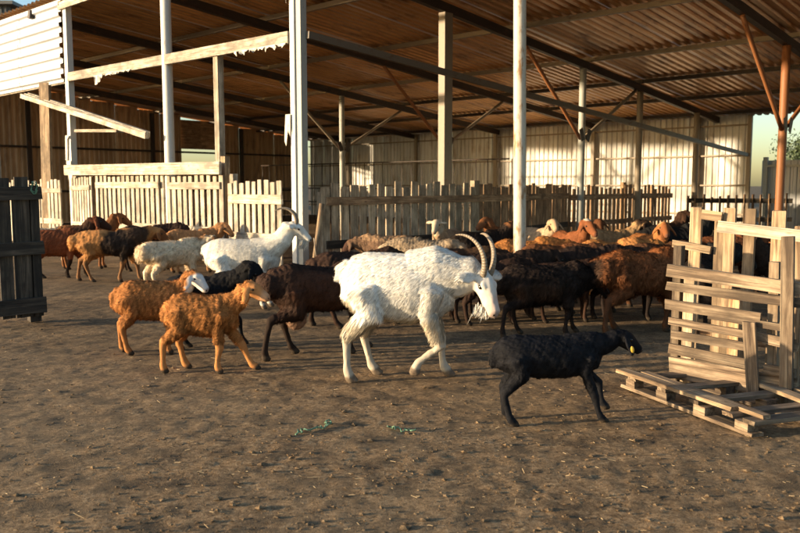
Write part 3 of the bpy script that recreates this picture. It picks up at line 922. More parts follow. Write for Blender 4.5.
def noise3(v, f, seed):
    r = np.random.default_rng(seed)
    out = np.zeros(len(v))
    for k in range(8):
        d = r.normal(size=3); d /= np.linalg.norm(d)
        out += np.sin(v @ d * f * r.uniform(.6, 1.5) + r.uniform(0, 6.28))
    return out / 2.8

WALK = dict(fl=(18, 8, 0), fr=(-14, 0, 0), hl=(-16, 0, 0), hr=(14, 0, 0))
STAND = dict(fl=(2, 0, 0), fr=(-4, 0, 0), hl=(-5, 0, 0), hr=(4, 0, 0))
animal_count = 0
def animal(name, label, cat, group, loc, heading, H, kind='sheep', coat=(.06, .03, .018), face=None, leg=None, muzzle=None, patches=(), poll=(.50, 0, .80), hyaw=0.0, hpitch=-28.0, legs=STAND, fur=0.022, nfur=7000, voxel=0.0145, ears='droop', horns=None, fat_tail=True, width=1.0, beard=False, eartag=False, curl=0.45, udder=None, seed=None, length=1.0, neck_r=1.0, depth=1.0):
    global animal_count
    animal_count += 1
    seed = animal_count if seed is None else seed
    r = np.random.default_rng(1000 + seed)
    body = {'sheep': SHEEP_BODY, 'goat': GOAT_BODY, 'lamb': LAMB_BODY}[kind]
    withers = {'sheep': .715, 'goat': .745, 'lamb': .69}[kind]
    sc = H / withers
    if kind == 'sheep':
        width *= r.uniform(.90, 1.06); length *= r.uniform(.90, 1.02); depth *= r.uniform(.86, .94); fur *= 1.3; curl *= 1.25
    body = [(x, z - (depth - 1) * b_ * .85, a, b_ * depth) for (x, z, a, b_) in body]
    VS = []; FS = []
    def add(vf):
        o_ = len(VS); VS.extend(vf[0]); FS.extend([tuple(i + o_ for i in f_) for f_ in vf[1]])
    add(loft([(x * length, 0, z) for (x, z, a, b_) in body], [a * width for (_, _, a, _) in body], [b_ for (_, _, _, b_) in body], (0, 0, 1), 16))
    hooves = []; hocks = []
    for key, front, side in (('fl', 1, 1), ('fr', 1, -1), ('hl', 0, 1), ('hr', 0, -1)):
        pts, rr = leg_chain(front, side, legs[key], kind)
        pts = [Vector((p.x + (length - 1) * (.24 if front else -.3), p.y * width, p.z)) for p in pts]
        add(loft(pts, rr, rr, (1, 0, 0), 10))
        hooves.append(pts[-1]); hocks.append((pts[2], pts[4], pts[6]))
        hd_ = (pts[6] - pts[5]); hd_ = Vector((hd_.x, 0, 0)).normalized()
        for sd_ in (.011, -.011):
            add(ellipsoid(pts[6] + Vector((.006, sd_, -.004)), (Vector((1, 0, 0)), Vector((0, 1, 0)), UP), (.036, .0155, .022), 8, 6))
    hx = (length - 1) * .30
    # neck
    bz = body[5][1]
    n0 = Vector((.12 * length, 0, bz + .03)); n1 = Vector((.29 * length, 0, bz + .07))
    pl = Vector(poll) + Vector((hx, 0, 0))
    mid = n1.lerp(pl, .5) + Vector((.02, 0, -.02))
    nr = {'sheep': (.155, .135, .105, .082), 'goat': (.145, .130, .098, .075), 'lamb': (.125, .10, .075, .060)}[kind]
    nr = [x * neck_r for x in nr]
    add(loft([n0, n1, mid, pl], [x * .85 for x in nr], [x * 1.1 for x in nr], (0, 0, 1), 12))
    # head
    ya, pi_ = rad(hyaw), rad(hpitch)
    D = Vector((math.cos(pi_) * math.cos(ya), math.cos(pi_) * math.sin(ya), math.sin(pi_)))
    S = Vector((-math.sin(ya), math.cos(ya), 0)); U = D.cross(S)
    if U.z < 0: U = -U
    hl = {'sheep': .275, 'goat': .265, 'lamb': .235}[kind]; hk = {'sheep': 1.12, 'goat': .97, 'lamb': 1.0}[kind]
    st_ = [(-.02, .050, .055, 0), (.18, .060, .068, .006), (.38, .056, .070, .004), (.6, .044, .056, -.004), (.8, .037, .044, -.012), (.93, .034, .038, -.018), (1.0, .020, .022, -.022)]
    st_ = [(a, b_ * hk, c_ * hk, d_) for a, b_, c_, d_ in st_]
    add(loft([pl + D * (hl * a) + U * d_ for a, _, _, d_ in st_], [b_ for _, b_, _, _ in st_], [c_ for _, _, c_, _ in st_], U, 12))
    # jaw
    add(ellipsoid(pl + D * hl * .62 - U * .038, (D, S, U), (hl * .26, .030, .026)))
    # brow
    for s in (1, -1):
        add(ellipsoid(pl + D * hl * .36 + S * s * .040 + U * .035, (D, S, U), (.03, .02, .02)))
    ear_tip = {}
    for s in (1, -1):
        root_ = pl + D * hl * .12 + S * s * .056 * hk + U * .022
        if ears == 'droop':
            ed = (S * s * .62 - UP * .80 + D * .15).normalized(); elen = .092
        elif ears == 'side':
            ed = (S * s * .9 - UP * .28 - D * .25).normalized(); elen = .062
        else:
            ed = (S * s * .8 - UP * .55 - D * .1).normalized(); elen = .065
        wv = D - ed * D.dot(ed); wv.normalize(); tv = ed.cross(wv)
        add(ellipsoid(root_ + ed * elen * .85, (ed, wv, tv), (elen, .038, .0145)))
        ear_tip[s] = root_ + ed * elen * 1.45
    if kind == 'sheep' and fat_tail:
        for s in (1, -1):
            add(ellipsoid((-.46 * length, s * .062 * width, .545), (Vector((1, 0, 0)), Vector((0, 1, 0)), UP), (.075, .082, .105)))
        add(loft([(-.48 * length, 0, .52), (-.50 * length, 0, .47), (-.49 * length, 0, .44)], [.06, .05, .035], [.06, .05, .035], (1, 0, 0), 8))
    elif kind == 'goat':
        add(loft([(-.42 * length, 0, .66), (-.42 * length - .050, 0, .640), (-.42 * length - .068, 0, .585)], [.040, .034, .020], [.040, .034, .020], (0, 0, 1), 8))
    elif kind == 'lamb':
        add(loft([(-.38 * length, 0, .60), (-.38 * length - .055, 0, .54), (-.38 * length - .06, 0, .45)], [.045, .040, .025], [.045, .04, .025], (0, 1, 0), 8))
    if udder:
        add(ellipsoid((-.24, 0, .30), (Vector((1, 0, 0)), Vector((0, 1, 0)), UP), (.07, .06, .07)))
    me = bpy.data.meshes.new('tmp_' + name)
    me.from_pydata([tuple(v) for v in VS], [], FS); me.update()
    tmp = bpy.data.objects.new('tmp_body', me); C.objects.link(tmp)
    md = tmp.modifiers.new('r', 'REMESH'); md.mode = 'VOXEL'; md.voxel_size = voxel / sc; md.use_smooth_shade = True
    ms = tmp.modifiers.new('s', 'SMOOTH'); ms.factor = 0.5; ms.iterations = 4 if voxel < .014 else 2
    dg = bpy.context.evaluated_depsgraph_get()
    ev = tmp.evaluated_get(dg)
    bm_ = bpy.data.meshes.new_from_object(ev)
    bpy.data.objects.remove(tmp); bpy.data.meshes.remove(me)
    bm_.name = 'body'
    nv = len(bm_.vertices)
    co = np.zeros(nv * 3, np.float32); bm_.vertices.foreach_get('co', co); co = co.reshape(-1, 3).astype(float)
    nm = np.zeros(nv * 3, np.float32); bm_.vertices.foreach_get('normal', nm); nm = nm.reshape(-1, 3).astype(float)
    # lumps of fleece
    Dn, pln = np.array(D), np.array(pl)
    s_head = (co - pln) @ Dn
    perp = np.linalg.norm((co - pln) - s_head[:, None] * Dn, axis=1)
    is_head = (s_head > .03) & (perp < .16) & (s_head < hl * 1.2)
    below = np.zeros(nv)
    for (a, b_, c_) in hocks:
        for p0, p1 in ((a, b_), (b_, c_)):
            p0 = np.array(p0); p1 = np.array(p1); dd = p1 - p0
            t = np.clip(((co - p0) @ dd) / (dd @ dd), 0, 1)
            dist = np.linalg.norm(co - (p0 + t[:, None] * dd), axis=1)
            below = np.maximum(below, (dist < .062).astype(float))
    amp = np.where(is_head | (below > 0), 0.0012, 0.0004 + .0030 * curl)
    cow = co * np.array([1.7, 1.0, .75])
    lock = noise3(cow, 95, seed + 31) + .7 * noise3(cow, 190, seed + 32)
    if kind == 'sheep':
        amp = amp + np.where(is_head | (below > 0), 0, .0022)
        co = co + nm * (np.where(is_head | (below > 0), 0, .0085) * noise3(co, 15, seed + 77))[:, None]
    co = co + nm * (amp * (1.2 * noise3(co, 24, seed) + .75 * lock))[:, None]
    bm_.vertices.foreach_set('co', co.astype(np.float32).ravel())
    # colours
    col = np.tile(np.array(coat, float), (nv, 1))
    nz = noise3(co, 17, seed + 9) * .035 + noise3(co, 50, seed + 4) * .015
    col *= (1 + .22 * noise3(co, 8, seed + 2))[:, None].clip(.6, 1.45)
    col *= (1 + .16 * np.clip(lock, -1.5, 1.5) * 1.2 * curl)[:, None]
    for (c_, rr, cc) in patches:
        dd = np.linalg.norm((co - np.array(c_)) / np.array(rr if isinstance(rr, tuple) else (rr,) * 3), axis=1)
        f_ = np.clip((1.0 - dd - nz * 4) * 5 + .5, 0, 1)[:, None]
        col = col * (1 - f_) + np.array(cc) * f_
    if leg is not None:
        f_ = below[:, None]; col = col * (1 - f_) + np.array(leg) * f_
    if face is not None:
        f_ = np.clip((s_head - .05 + nz) * 40, 0, 1) * is_head
        col = col * (1 - f_[:, None]) + np.array(face) * f_[:, None]
    if muzzle is not None:
        f_ = np.clip((s_head - hl * .62 + nz * .5) * 40, 0, 1) * is_head
        col = col * (1 - f_[:, None]) + np.array(muzzle) * f_[:, None]
    # nostril / mouth tint
    f_ = (np.clip((s_head - hl * .93) * 60, 0, 1) * is_head)[:, None] * .6
    col = col * (1 - f_) + np.array((.10, .06, .05)) * f_
    for h in hooves:
        f_ = np.clip((.036 - np.linalg.norm((co - np.array(h)) * np.array([.7, .9, 1.0]), axis=1)) * 120, 0, 1)[:, None]
        hc = np.array((.05, .038, .028)) if sum(coat) < 1.2 else np.array((.16, .12, .085))
        col = col * (1 - f_) + hc * f_
    ca = bm_.color_attributes.new('Col', 'FLOAT_COLOR', 'POINT')
    c4 = np.ones((nv, 4), np.float32); c4[:, :3] = np.clip(col, 0, 1)
    ca.data.foreach_set('color', c4.ravel())
    bm_.materials.clear(); bm_.materials.append(M['coat'])
    for p in bm_.polygons: p.use_smooth = True
    bm_.update()
    gz = min(0.0, ground_z(loc.x, loc.y)) if loc.y < 9.5 else -0.01
    root = thing(name, label, cat, (loc.x, loc.y, gz), group, rad(heading), sc)
    bo = link(bpy.data.objects.new('body', bm_), root)
    # eyes
    for s in (1, -1):
        vf = ellipsoid(pl + D * hl * .37 + S * s * .0535 * hk + U * .020, (D, S, U), (.0145, .010, .0125), 8, 6)
        em = bpy.data.meshes.new('eye'); em.from_pydata([tuple(v) for v in vf[0]], [], vf[1]); em.materials.append(M['eye'])
        for p in em.polygons: p.use_smooth = True
        link(bpy.data.objects.new('eye', em), root)
    if kind != 'sheep':
        for s in (1, -1):
            vf = ellipsoid(pl + D * hl * .985 + S * s * .016 * hk - U * .010, (D, S, U), (.008, .006, .010), 7, 5)
            em = bpy.data.meshes.new('nostril'); em.from_pydata([tuple(v) for v in vf[0]], [], vf[1]); em.materials.append(M['eye'])
            link(bpy.data.objects.new('nostril', em), root)
    # horns
    if horns:
        for s in (1, -1):
            b0 = pl + D * hl * .17 + S * s * .026 + U * .045
            pts = []; rr = []
            nseg = 16
            L, curve, flare = horns
            ang0 = rad(115)     # from D-axis up
            p = b0.copy(); a = ang0
            for i in range(nseg + 1):
                t = i / nseg
                pts.append(p.copy()); rr.append(.0185 * (1 - t) ** .7 + .003)
                dirv = D * math.cos(a) + U * math.sin(a) + S * s * (flare * (0.25 + 0.9 * t))
                p = p + dirv.normalized() * (L / nseg)
                a += rad(curve) / nseg
            vs, fs = loft(pts, [x * .72 for x in rr], rr, U + D * .3, 10)
            hm = bpy.data.meshes.new('horn'); hm.from_pydata([tuple(v) for v in vs], [], fs); hm.materials.append(M['horn'])
            for p_ in hm.polygons: p_.use_smooth = True
            at_ = hm.attributes.new('ring', 'FLOAT', 'POINT')
            at_.data.foreach_set('value', np.array([(min(i // 10, nseg)) / nseg for i in range(len(vs))], np.float32))
            link(bpy.data.objects.new('horn', hm), root)
    if eartag:
        p = ear_tip[-1] + S * -0.012 - UP * -0.02
        vf = ellipsoid(p, (UP, D, S), (.026, .018, .006), 8, 6)
        em = bpy.data.meshes.new('ear_tag'); em.from_pydata([tuple(v) for v in vf[0]], [], vf[1]); em.materials.append(M['tag'])
        link(bpy.data.objects.new('ear_tag', em), root)
    # fleece strands
    nfur = int(nfur * (1.7 if nfur < 30000 else 1.25))
    if nfur:
        bm_.calc_loop_triangles()
        nt_ = len(bm_.loop_triangles)
        tv = np.zeros(nt_ * 3, np.int32); bm_.loop_triangles.foreach_get('vertices', tv); tv = tv.reshape(-1, 3)
        a, b_, c_ = co[tv[:, 0]], co[tv[:, 1]], co[tv[:, 2]]
        cr_ = np.cross(b_ - a, c_ - a); area = np.linalg.norm(cr_, axis=1)
        pick = r.choice(nt_, nfur, p=area / area.sum())
        u1, u2 = r.random(nfur), r.random(nfur); sw = u1 + u2 > 1; u1[sw] = 1 - u1[sw]; u2[sw] = 1 - u2[sw]
        w0 = 1 - u1 - u2
        pos = a[pick] * w0[:, None] + b_[pick] * u1[:, None] + c_[pick] * u2[:, None]
        nrm = cr_[pick] / (area[pick][:, None] + 1e-9)
        vi = tv[pick, 0]
        cc = c4[vi, :3].astype(float)
        hd = is_head[vi]; lg = below[vi] > 0
        hoof_ok = pos[:, 2] > .045
        ln = np.full(nfur, fur / sc) * r.uniform(.6, 1.4, nfur)
        ln[hd] *= .28; ln[lg] *= .35; ln[~hoof_ok] *= .3
        if kind == 'goat':
            hind = (pos[:, 0] < -.18) & (pos[:, 2] < .55) & (pos[:, 2] > .27) & ~lg
            ln[hind] *= 1.55
            belly = (pos[:, 2] < .40) & ~lg
            ln[belly] *= 1.35
            ln[pos[:, 0] < -.46] *= 1.2
        flow = np.tile(np.array([-1.0, 0, -.75]), (nfur, 1))
        flow[lg] = (-.2, 0, -1); flow[hd] = -Dn
        flow[pos[:, 2] < .5] += (0, 0, -.6)
        # clumps: neighbours share a jitter
        # big soft partings
        cl_ = np.stack([noise3(pos, 38, seed + 21), noise3(pos, 38, seed + 22), noise3(pos, 38, seed + 23)], 1)
        flow = flow + curl * cl_ + curl * .5 * r.normal(size=(nfur, 3))
        flow -= nrm * np.sum(flow * nrm, 1)[:, None]
        flow /= np.linalg.norm(flow, axis=1)[:, None] + 1e-9
        lift_ = np.where(hd | lg, .12, .20 + .25 * curl) * r.uniform(.6, 1.4, nfur)
        d1 = flow * (1 - lift_[:, None] * .5) + nrm * lift_[:, None]
        d2 = flow + nrm * (lift_ * .25)[:, None] + np.array([0, 0, -.25])
        d2 += curl * .35 * r.normal(size=(nfur, 3))
        sd = np.cross(d1, nrm); sd /= np.linalg.norm(sd, axis=1)[:, None] + 1e-9
        wd_ = (ln * .028 + .0010 / sc) * r.uniform(.7, 1.3, nfur)
        p0 = pos - nrm * .002
        p1 = p0 + d1 * (ln * .5)[:, None]
        p2 = p1 + d2 / np.linalg.norm(d2, axis=1)[:, None] * (ln * .5)[:, None]
        V = np.stack([p0 - sd * wd_[:, None], p0 + sd * wd_[:, None], p1 - sd * (wd_ * .8)[:, None], p1 + sd * (wd_ * .8)[:, None], p2], 1).reshape(-1, 3)
        bs = (np.arange(nfur) * 5)[:, None]
        Q = bs + np.array([[0, 1, 3, 2]]); T = bs + np.array([[2, 3, 4]])
        jc = cc * (r.uniform(.6, 1.35, nfur) * (1 + .3 * curl * noise3(pos * np.array([1.7, 1, .75]), 85, seed + 41)))[:, None]
        tipc = np.clip(jc * 1.12, 0, .9)
        CC = np.stack([jc * .8, jc * .8, jc, jc, tipc], 1).reshape(-1, 3)
        fm_ = np_mesh('fleece', V, [Q, T], M['coat'], True, np.clip(CC, 0, .92))
        NN = np.repeat(nrm * .8 + d1 * .15, 5, axis=0); NN /= np.linalg.norm(NN, axis=1)[:, None]
        fm_.normals_split_custom_set_from_vertices(NN.tolist())
        fo = link(bpy.data.objects.new('fleece', fm_), root)
        fo['kind'] = 'stuff'
        if beard:
            nb = 500
            c0_ = pln + Dn * hl * .72 + np.array(U) * -.055
            p0 = c0_ + r.normal(0, 1, (nb, 3)) * np.array([.022, .014, .01])
            L_ = r.uniform(.08, .17, nb) * (beard if isinstance(beard, float) else 1)
            dirv = np.array([-.25, 0, -1]) + r.normal(0, .12, (nb, 3))
            p1 = p0 + dirv * (L_ * .5)[:, None]; p2 = p1 + (dirv + np.array([-.15, 0, 0])) * (L_ * .5)[:, None]
            sd = np.cross(dirv, r.normal(size=(nb, 3))); sd /= np.linalg.norm(sd, axis=1)[:, None]
            V = np.stack([p0 - sd * .003, p0 + sd * .003, p1 - sd * .0025, p1 + sd * .0025, p2], 1).reshape(-1, 3)
            bs = (np.arange(nb) * 5)[:, None]
            CC = np.repeat(np.tile(np.array(coat) * .9, (nb, 1)), 5, axis=0)
            fo = link(bpy.data.objects.new('beard', np_mesh('beard', V, [bs + np.array([[0, 1, 3, 2]]), bs + np.array([[2, 3, 4]])], M['coat'], True, CC)), root)
            fo['kind'] = 'stuff'
    return root

WHITE = (.66, .63, .57); CREAM = (.58, .45, .30); TAN = (.43, .20, .07); ORANGE = (.42, .17, .05)
RUST = (.24, .085, .030); BROWN = (.13, .055, .024); DKBROWN = (.050, .026, .016); BLACK = (.014, .013, .013); LAMB = (.42, .175, .055)

GG = 'goats in the yard'; LG = 'lambs in the foreground'; SG = 'sheep of the herd'
# foreground
animal('goat', 'big white horned goat walking in the centre foreground with its head lowered', 'goat', GG, G(403, 377), -5, .95, 'goat', WHITE, face=(.62, .57, .50), leg=(.47, .41, .32), patches=[((-.05, 0, .30), (.5, .4, .10), (.50, .43, .32)), ((-.36, 0, .36), (.12, .3, .16), (.52, .45, .34))], muzzle=(.55, .43, .37), poll=(.51, -.03, .625), hyaw=-48, hpitch=-54, legs=dict(fl=(9, 0, 0), fr=(10, 62, .05), hl=(9, 0, 0), hr=(-5, 0, 0)), fur=.040, nfur=90000, voxel=.011, ears='side', horns=(.35, 135, .30), beard=.35, curl=.10, neck_r=1.1, length=.72, depth=1.02, width=1.0)
animal('lamb', 'orange-brown lamb walking in front, head up, at left of the foreground', 'lamb', LG, G(206, 369), -3, .605, 'lamb', LAMB, face=(.44, .20, .075), leg=(.44, .19, .065), muzzle=(.48, .27, .15), poll=(.435, 0, .745), hpitch=-20, hyaw=-10, length=.77, depth=1.1, legs=dict(fl=(26, -6, 0), fr=(-6, 0, 0), hl=(8, 0, 0), hr=(-9, 0, 0)), fur=.026, nfur=26000, voxel=.0095, ears='droop', curl=.9)
animal('lamb', 'orange-brown lamb with a white face standing behind the front lamb', 'lamb', LG, G(155, 351), 10, .625, 'lamb', (.38, .155, .05), face=(.68, .62, .56), leg=(.36, .15, .05), poll=(.42, -.03, .74), hyaw=-35, hpitch=-35, length=.77, depth=1.1, legs=dict(fl=(4, 0, 0), fr=(-6, 0, 0), hl=(-4, 0, 0), hr=(6, 0, 0)), fur=.028, nfur=24000, voxel=.0105, curl=.9, patches=[((-.38, -.09, .03), .07, (.7, .65, .6))])
animal('lamb', 'black lamb walking right with an orange ear tag, before the lying pallet', 'lamb', LG, G(551, 419), 7, .535, 'lamb', (.011, .011, .013), poll=(.50, 0, .665), hpitch=-30, hyaw=4, legs=dict(fl=(34, 22, .055), fr=(12, -8, 0), hl=(8, 10, .0), hr=(-2, -12, 0)), fur=.015, nfur=16000, voxel=.0095, ears='droop', curl=.8, eartag=True, width=1.08, length=1.08)
animal('sheep', 'dark brown fat-tailed sheep walking away between the black sheep and the white goat', 'sheep', SG, G(327, 351), 24, .78, 'sheep', (.042, .023, .016), leg=(.026, .017, .013), poll=(.52, .1, .60), hpitch=-45, hyaw=20, legs=dict(fl=(16, 0, 0), fr=(-10, 0, 0), hl=(12, 0, 0), hr=(-27, -8, 0)), fur=.022, nfur=16000, voxel=.013, udder=True, patches=[((-.24, 0, .27), .10, (.30, .18, .12)), ((-.05, -.2, .50), (.25, .15, .2), (.065, .030, .018))])
animal('sheep', 'black sheep with arched neck and white muzzle behind the front lamb', 'sheep', SG, G(209, 344), 2, .65, 'sheep', BLACK, muzzle=(.70, .64, .58), poll=(.47, -.06, .80), hpitch=-62, hyaw=-14, legs=WALK, fur=.018, nfur=12000, voxel=.013, fat_tail=False, width=.85, length=.9)
# left group
animal('goat', 'white horned goat with raised head before the pale picket fence', 'goat', GG, G(247, 307), 2, .82, 'goat', (.72, .67, .58), face=(.72, .67, .58), leg=(.66, .6, .5), poll=(.50, 0, .87), hpitch=-33, hyaw=-4, legs=STAND, fur=.030, nfur=32000, voxel=.014, ears='side', horns=(.34, 140, .15), beard=.6, curl=.12, length=.9)
animal('sheep', 'cream sheep with brown-speckled head behind the white-faced lamb', 'sheep', SG, G(176, 290), 38, .70, 'sheep', (.60, .47, .32), face=(.22, .11, .05), poll=(.47, -.1, .72), hyaw=-60, hpitch=-35, patches=[((.42, 0, .7), .13, (.32, .18, .09))], nfur=8000, fur=.03, legs=STAND)
animal('sheep', 'tan sheep with a black shoulder patch near the left fence', 'sheep', SG, G(112, 281), 4, .78, 'sheep', TAN, face=(.16, .07, .03), leg=(.2, .1, .045), poll=(.56, .06, .69), hyaw=20, hpitch=-38, patches=[((.16, -.15, .48), (.24, .3, .24), (.03, .02, .015)), ((.40, 0, .66), .15, (.05, .03, .02))], legs=WALK, nfur=9000, fur=.025, length=1.08)
animal('sheep', 'red-brown sheep with dark raised head beside the dark gate', 'sheep', SG, G(60, 277), 12, .76, 'sheep', (.19, .06, .025), face=(.04, .02, .014), leg=(.03, .018, .012), poll=(.50, 0, .83), hyaw=10, hpitch=-25, patches=[((.40, 0, .72), .17, (.06, .03, .018))], nfur=7000, fur=.022, legs=WALK)
animal('sheep', 'dark sheep with drooping head between the tan sheep and the cream sheep', 'sheep', SG, G(150, 270), 12, .76, 'sheep', (.035, .02, .014), poll=(.52, -.06, .70), hyaw=-30, hpitch=-50, nfur=5000, legs=STAND)
animal('sheep', 'pale sheep behind the red-brown sheep, next to the leaning timber post', 'sheep', SG, G(52, 262), 20, .66, 'sheep', CREAM, poll=(.46, 0, .66), hpitch=-40, nfur=4500, legs=STAND)
animal('sheep', 'dark brown sheep mostly hidden behind the rump of the big white goat', 'sheep', SG, G(360, 325), 8, .79, 'sheep', (.040, .022, .015), poll=(.54, 0, .55), hpitch=-60, legs=WALK, nfur=7000)
# herd in the middle
animal('sheep', 'black-brown sheep seen from behind, right of the big white goat', 'sheep', SG, G(546, 334), 9, .69, 'sheep', (.022, .015, .012), poll=(.54, .05, .56), hpitch=-50, hyaw=10, legs=dict(fl=(12, 0, 0), fr=(-8, 0, 0), hl=(10, 0, 0), hr=(-22, -8, 0)), nfur=16000, voxel=.0135, fur=.028, curl=.6, patches=[((-.1, -.2, .45), (.3, .12, .12), (.05, .028, .018))])
animal('sheep', 'rust-brown sheep with fat rump beside the slatted hurdle', 'sheep', SG, G(644, 330), 18, .80, 'sheep', (.16, .062, .026), leg=(.10, .045, .022), poll=(.55, .1, .64), hpitch=-45, hyaw=15, legs=dict(fl=(12, 0, 0), fr=(-10, 0, 0), hl=(12, 0, 0), hr=(-18, -6, 0)), nfur=18000, voxel=.0135, fur=.034, curl=.6, patches=[((-.49, 0, .55), .12, (.05, .028, .018)), ((-.1, 0, .72), (.45, .2, .10), RUST)])
animal('sheep', 'black sheep in the shade behind the left end of the slatted hurdle', 'sheep', SG, G(700, 305), 12, .74, 'sheep', BLACK, poll=(.52, 0, .62), hpitch=-45, nfur=5000, legs=STAND)
animal('sheep', 'tan-grey sheep whose back shows above the big white goat', 'sheep', SG, G(426, 292), 172, .73, 'sheep', (.34, .25, .16), face=(.1, .05, .03), poll=(.52, 0, .58), hpitch=-45, nfur=7000, fur=.028, legs=STAND, patches=[((-.3, 0, .45), (.2, .3, .2), (.2, .13, .08))])
animal('sheep', 'brown sheep at the left end of the central herd, below the grey fence', 'sheep', SG, G(386, 281), 178, .70, 'sheep', (.17, .10, .06), face=(.06, .03, .02), poll=(.50, 0, .60), hpitch=-45, nfur=5000, legs=STAND, patches=[((0, 0, .68), (.4, .2, .12), (.36, .22, .12))])
animal('sheep', 'pale cream-headed sheep with ears out, facing the camera in the central herd', 'sheep', SG, G(446, 272), -112, .72, 'sheep', (.40, .28, .17), face=(.50, .40, .28), poll=(.46, 0, .84), hyaw=5, hpitch=-35, ears='side', nfur=5000, legs=STAND, patches=[((.44, 0, .83), .16, (.60, .47, .33))])
animal('sheep', 'black sheep at the back of the herd, left of the white round post', 'sheep', SG, G(482, 279), 15, .74, 'sheep', (.02, .014, .011), poll=(.46, 0, .80), hyaw=40, hpitch=-20, nfur=5000, legs=STAND, patches=[((.46, 0, .82), .10, (.16, .07, .03))])
animal('sheep', 'dark brown sheep with tan flecks behind the horns of the big white goat', 'sheep', SG, G(468, 306), 8, .70, 'sheep', (.05, .027, .017), poll=(.52, 0, .60), hpitch=-45, nfur=7000, legs=STAND, patches=[((-.35, -.1, .60), (.2, .2, .12), (.27, .13, .055)), ((.1, 0, .70), (.15, .2, .08), (.25, .11, .045))])
animal('sheep', 'orange-brown sheep right behind the white round post', 'sheep', SG, G(530, 293), 4, .73, 'sheep', ORANGE, face=(.12, .05, .022), poll=(.52, 0, .62), hpitch=-40, nfur=8000, fur=.026, legs=STAND, patches=[((.1, -.1, .4), (.4, .2, .14), (.12, .05, .02))])
animal('sheep', 'cream sheep with raised head at the back, right of the white round post', 'sheep', SG, G(538, 271), -70, .74, 'sheep', (.42, .30, .19), face=(.45, .30, .18), poll=(.44, 0, .80), hyaw=-20, hpitch=-22, nfur=5000, legs=STAND)
animal('sheep', 'red-brown sheep with long raised face and white poll patch in mid-herd', 'sheep', SG, G(570, 283), -78, .76, 'sheep', (.20, .07, .028), face=(.21, .075, .03), poll=(.46, 0, .84), hyaw=12, hpitch=-28, nfur=6000, legs=STAND, patches=[((.48, .02, .91), .06, (.6, .5, .4))])
animal('sheep', 'small-looking brown head peering out just right of the red-brown raised face', 'sheep', SG, G(594, 270), -95, .72, 'sheep', (.14, .055, .024), poll=(.42, 0, .84), hpitch=-40, nfur=4000, legs=STAND)
animal('sheep', 'bright orange sheep lit on its back, before the dark picket fence', 'sheep', SG, G(612, 295), 2, .73, 'sheep', (.46, .20, .065), face=(.2, .09, .035), poll=(.52, 0, .66), hpitch=-35, nfur=8000, fur=.026, legs=STAND)
animal('sheep', 'dark-headed sheep with tan back at the rear, below the round post with braces', 'sheep', SG, G(610, 276), 14, .75, 'sheep', (.38, .23, .11), face=(.03, .018, .013), poll=(.48, -.05, .80), hyaw=-30, hpitch=-38, nfur=5000, legs=STAND, patches=[((.45, 0, .78), .16, (.04, .024, .016))])
animal('sheep', 'orange sheep with pale poll facing the camera, left of the black sheep', 'sheep', SG, G(646, 284), -80, .74, 'sheep', (.30, .12, .04), face=(.22, .08, .03), poll=(.44, 0, .84), hpitch=-24, hyaw=-15, nfur=5000, legs=STAND, patches=[((.40, 0, .92), .09, (.58, .38, .2))])
animal('sheep', 'black sheep standing tall at the back right of the herd', 'sheep', SG, G(676, 279), 8, .84, 'sheep', BLACK, poll=(.42, 0, .80), hpitch=-30, hyaw=40, nfur=5000, legs=STAND)
animal('sheep', 'dark sheep with a pink ear seen between the uprights of the plank hurdle', 'sheep', SG, G(772, 300), -150, .72, 'sheep', (.035, .02, .014), poll=(.46, 0, .84), hyaw=30, hpitch=-25, ears='side', nfur=4500, legs=STAND, patches=[((.49, .13, .83), .06, (.55, .22, .14))])
animal('sheep', 'red-brown sheep behind the plank hurdle, left of the pink-eared sheep', 'sheep', SG, G(728, 290), 10, .76, 'sheep', (.15, .055, .024), poll=(.50, 0, .74), hpitch=-35, nfur=4500, legs=STAND)
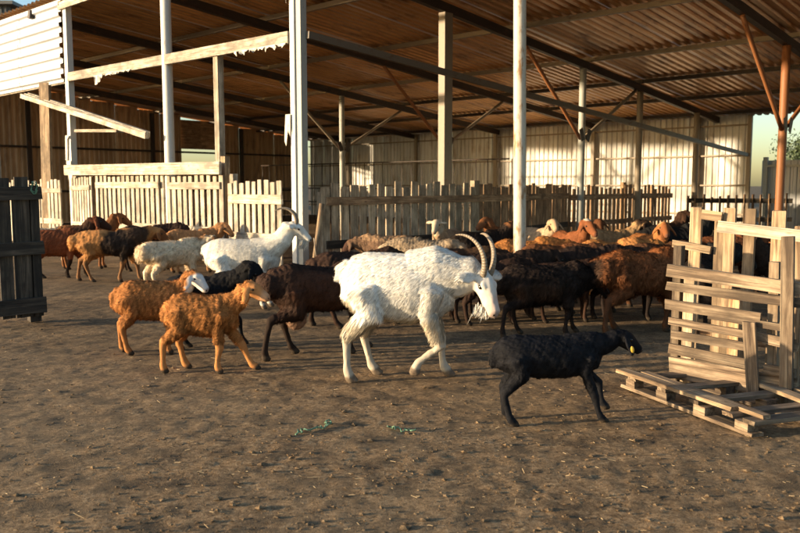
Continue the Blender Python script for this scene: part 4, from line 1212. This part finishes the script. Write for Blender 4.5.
animal('sheep', 'brown sheep behind the plank hurdle at the right edge', 'sheep', SG, G(806, 286), 175, .74, 'sheep', (.20, .085, .035), poll=(.50, 0, .70), hpitch=-35, nfur=4500, legs=STAND)

# the dense dark middle of the herd
for k, (px, py, hd, hh, cc, lab, kw) in enumerate([
    (508, 316, 14, .72, (.030, .018, .013), 'black-brown sheep pressed in just behind the round post, its rump left', {}),
    (592, 311, 10, .74, (.024, .015, .012), 'black sheep between the black-brown sheep and the rust-brown sheep', {}),
    (662, 306, 20, .76, (.10, .045, .022), 'dark chestnut sheep behind the rust-brown sheep by the hurdle', {}),
    (432, 318, 6, .70, (.05, .026, .016), 'dark brown sheep hidden behind the flank of the big white goat', {}),
    (700, 328, 60, .74, (.018, .013, .011), 'black sheep in shade right against the left edge of the hurdle', {}),
    (628, 319, 6, .70, (.020, .014, .012), 'black sheep seen under and behind the belly of the rust-brown sheep', {}),
    (566, 320, 8, .64, (.045, .024, .016), 'small dark brown sheep behind the legs of the black-brown sheep', {}),
    (492, 322, 12, .66, (.035, .02, .014), 'dark sheep just behind the face of the big white goat', {}),
    (556, 302, 5, .72, (.15, .06, .026), 'chestnut sheep in the middle of the herd behind the black-brown sheep', {}),
    (88, 268, 18, .76, (.20, .08, .03), 'chestnut sheep behind the back of the tan black-patched sheep', dict(poll=(.48, 0, .84), hpitch=-30)),
    (196, 272, 25, .72, (.30, .15, .065), 'light brown sheep behind the cream sheep at the pale fence', dict(poll=(.46, -.05, .76), hyaw=-50, hpitch=-35)),
    (660, 270, 25, .78, (.06, .03, .018), 'dark brown sheep at the back of the herd below the thin dark pickets', dict(poll=(.44, 0, .86), hyaw=-60, hpitch=-30)),
    (505, 270, -140, .74, (.16, .065, .027), 'brown sheep looking left from behind the round post', dict(poll=(.44, 0, .82), hpitch=-24)),
]):
    d = dict(poll=(.50, 0, .66), hpitch=-42, nfur=5000, legs=STAND)
    d.update(kw)
    animal('sheep', lab, 'sheep', SG, G(px, py), hd, hh, 'sheep', cc, **d)
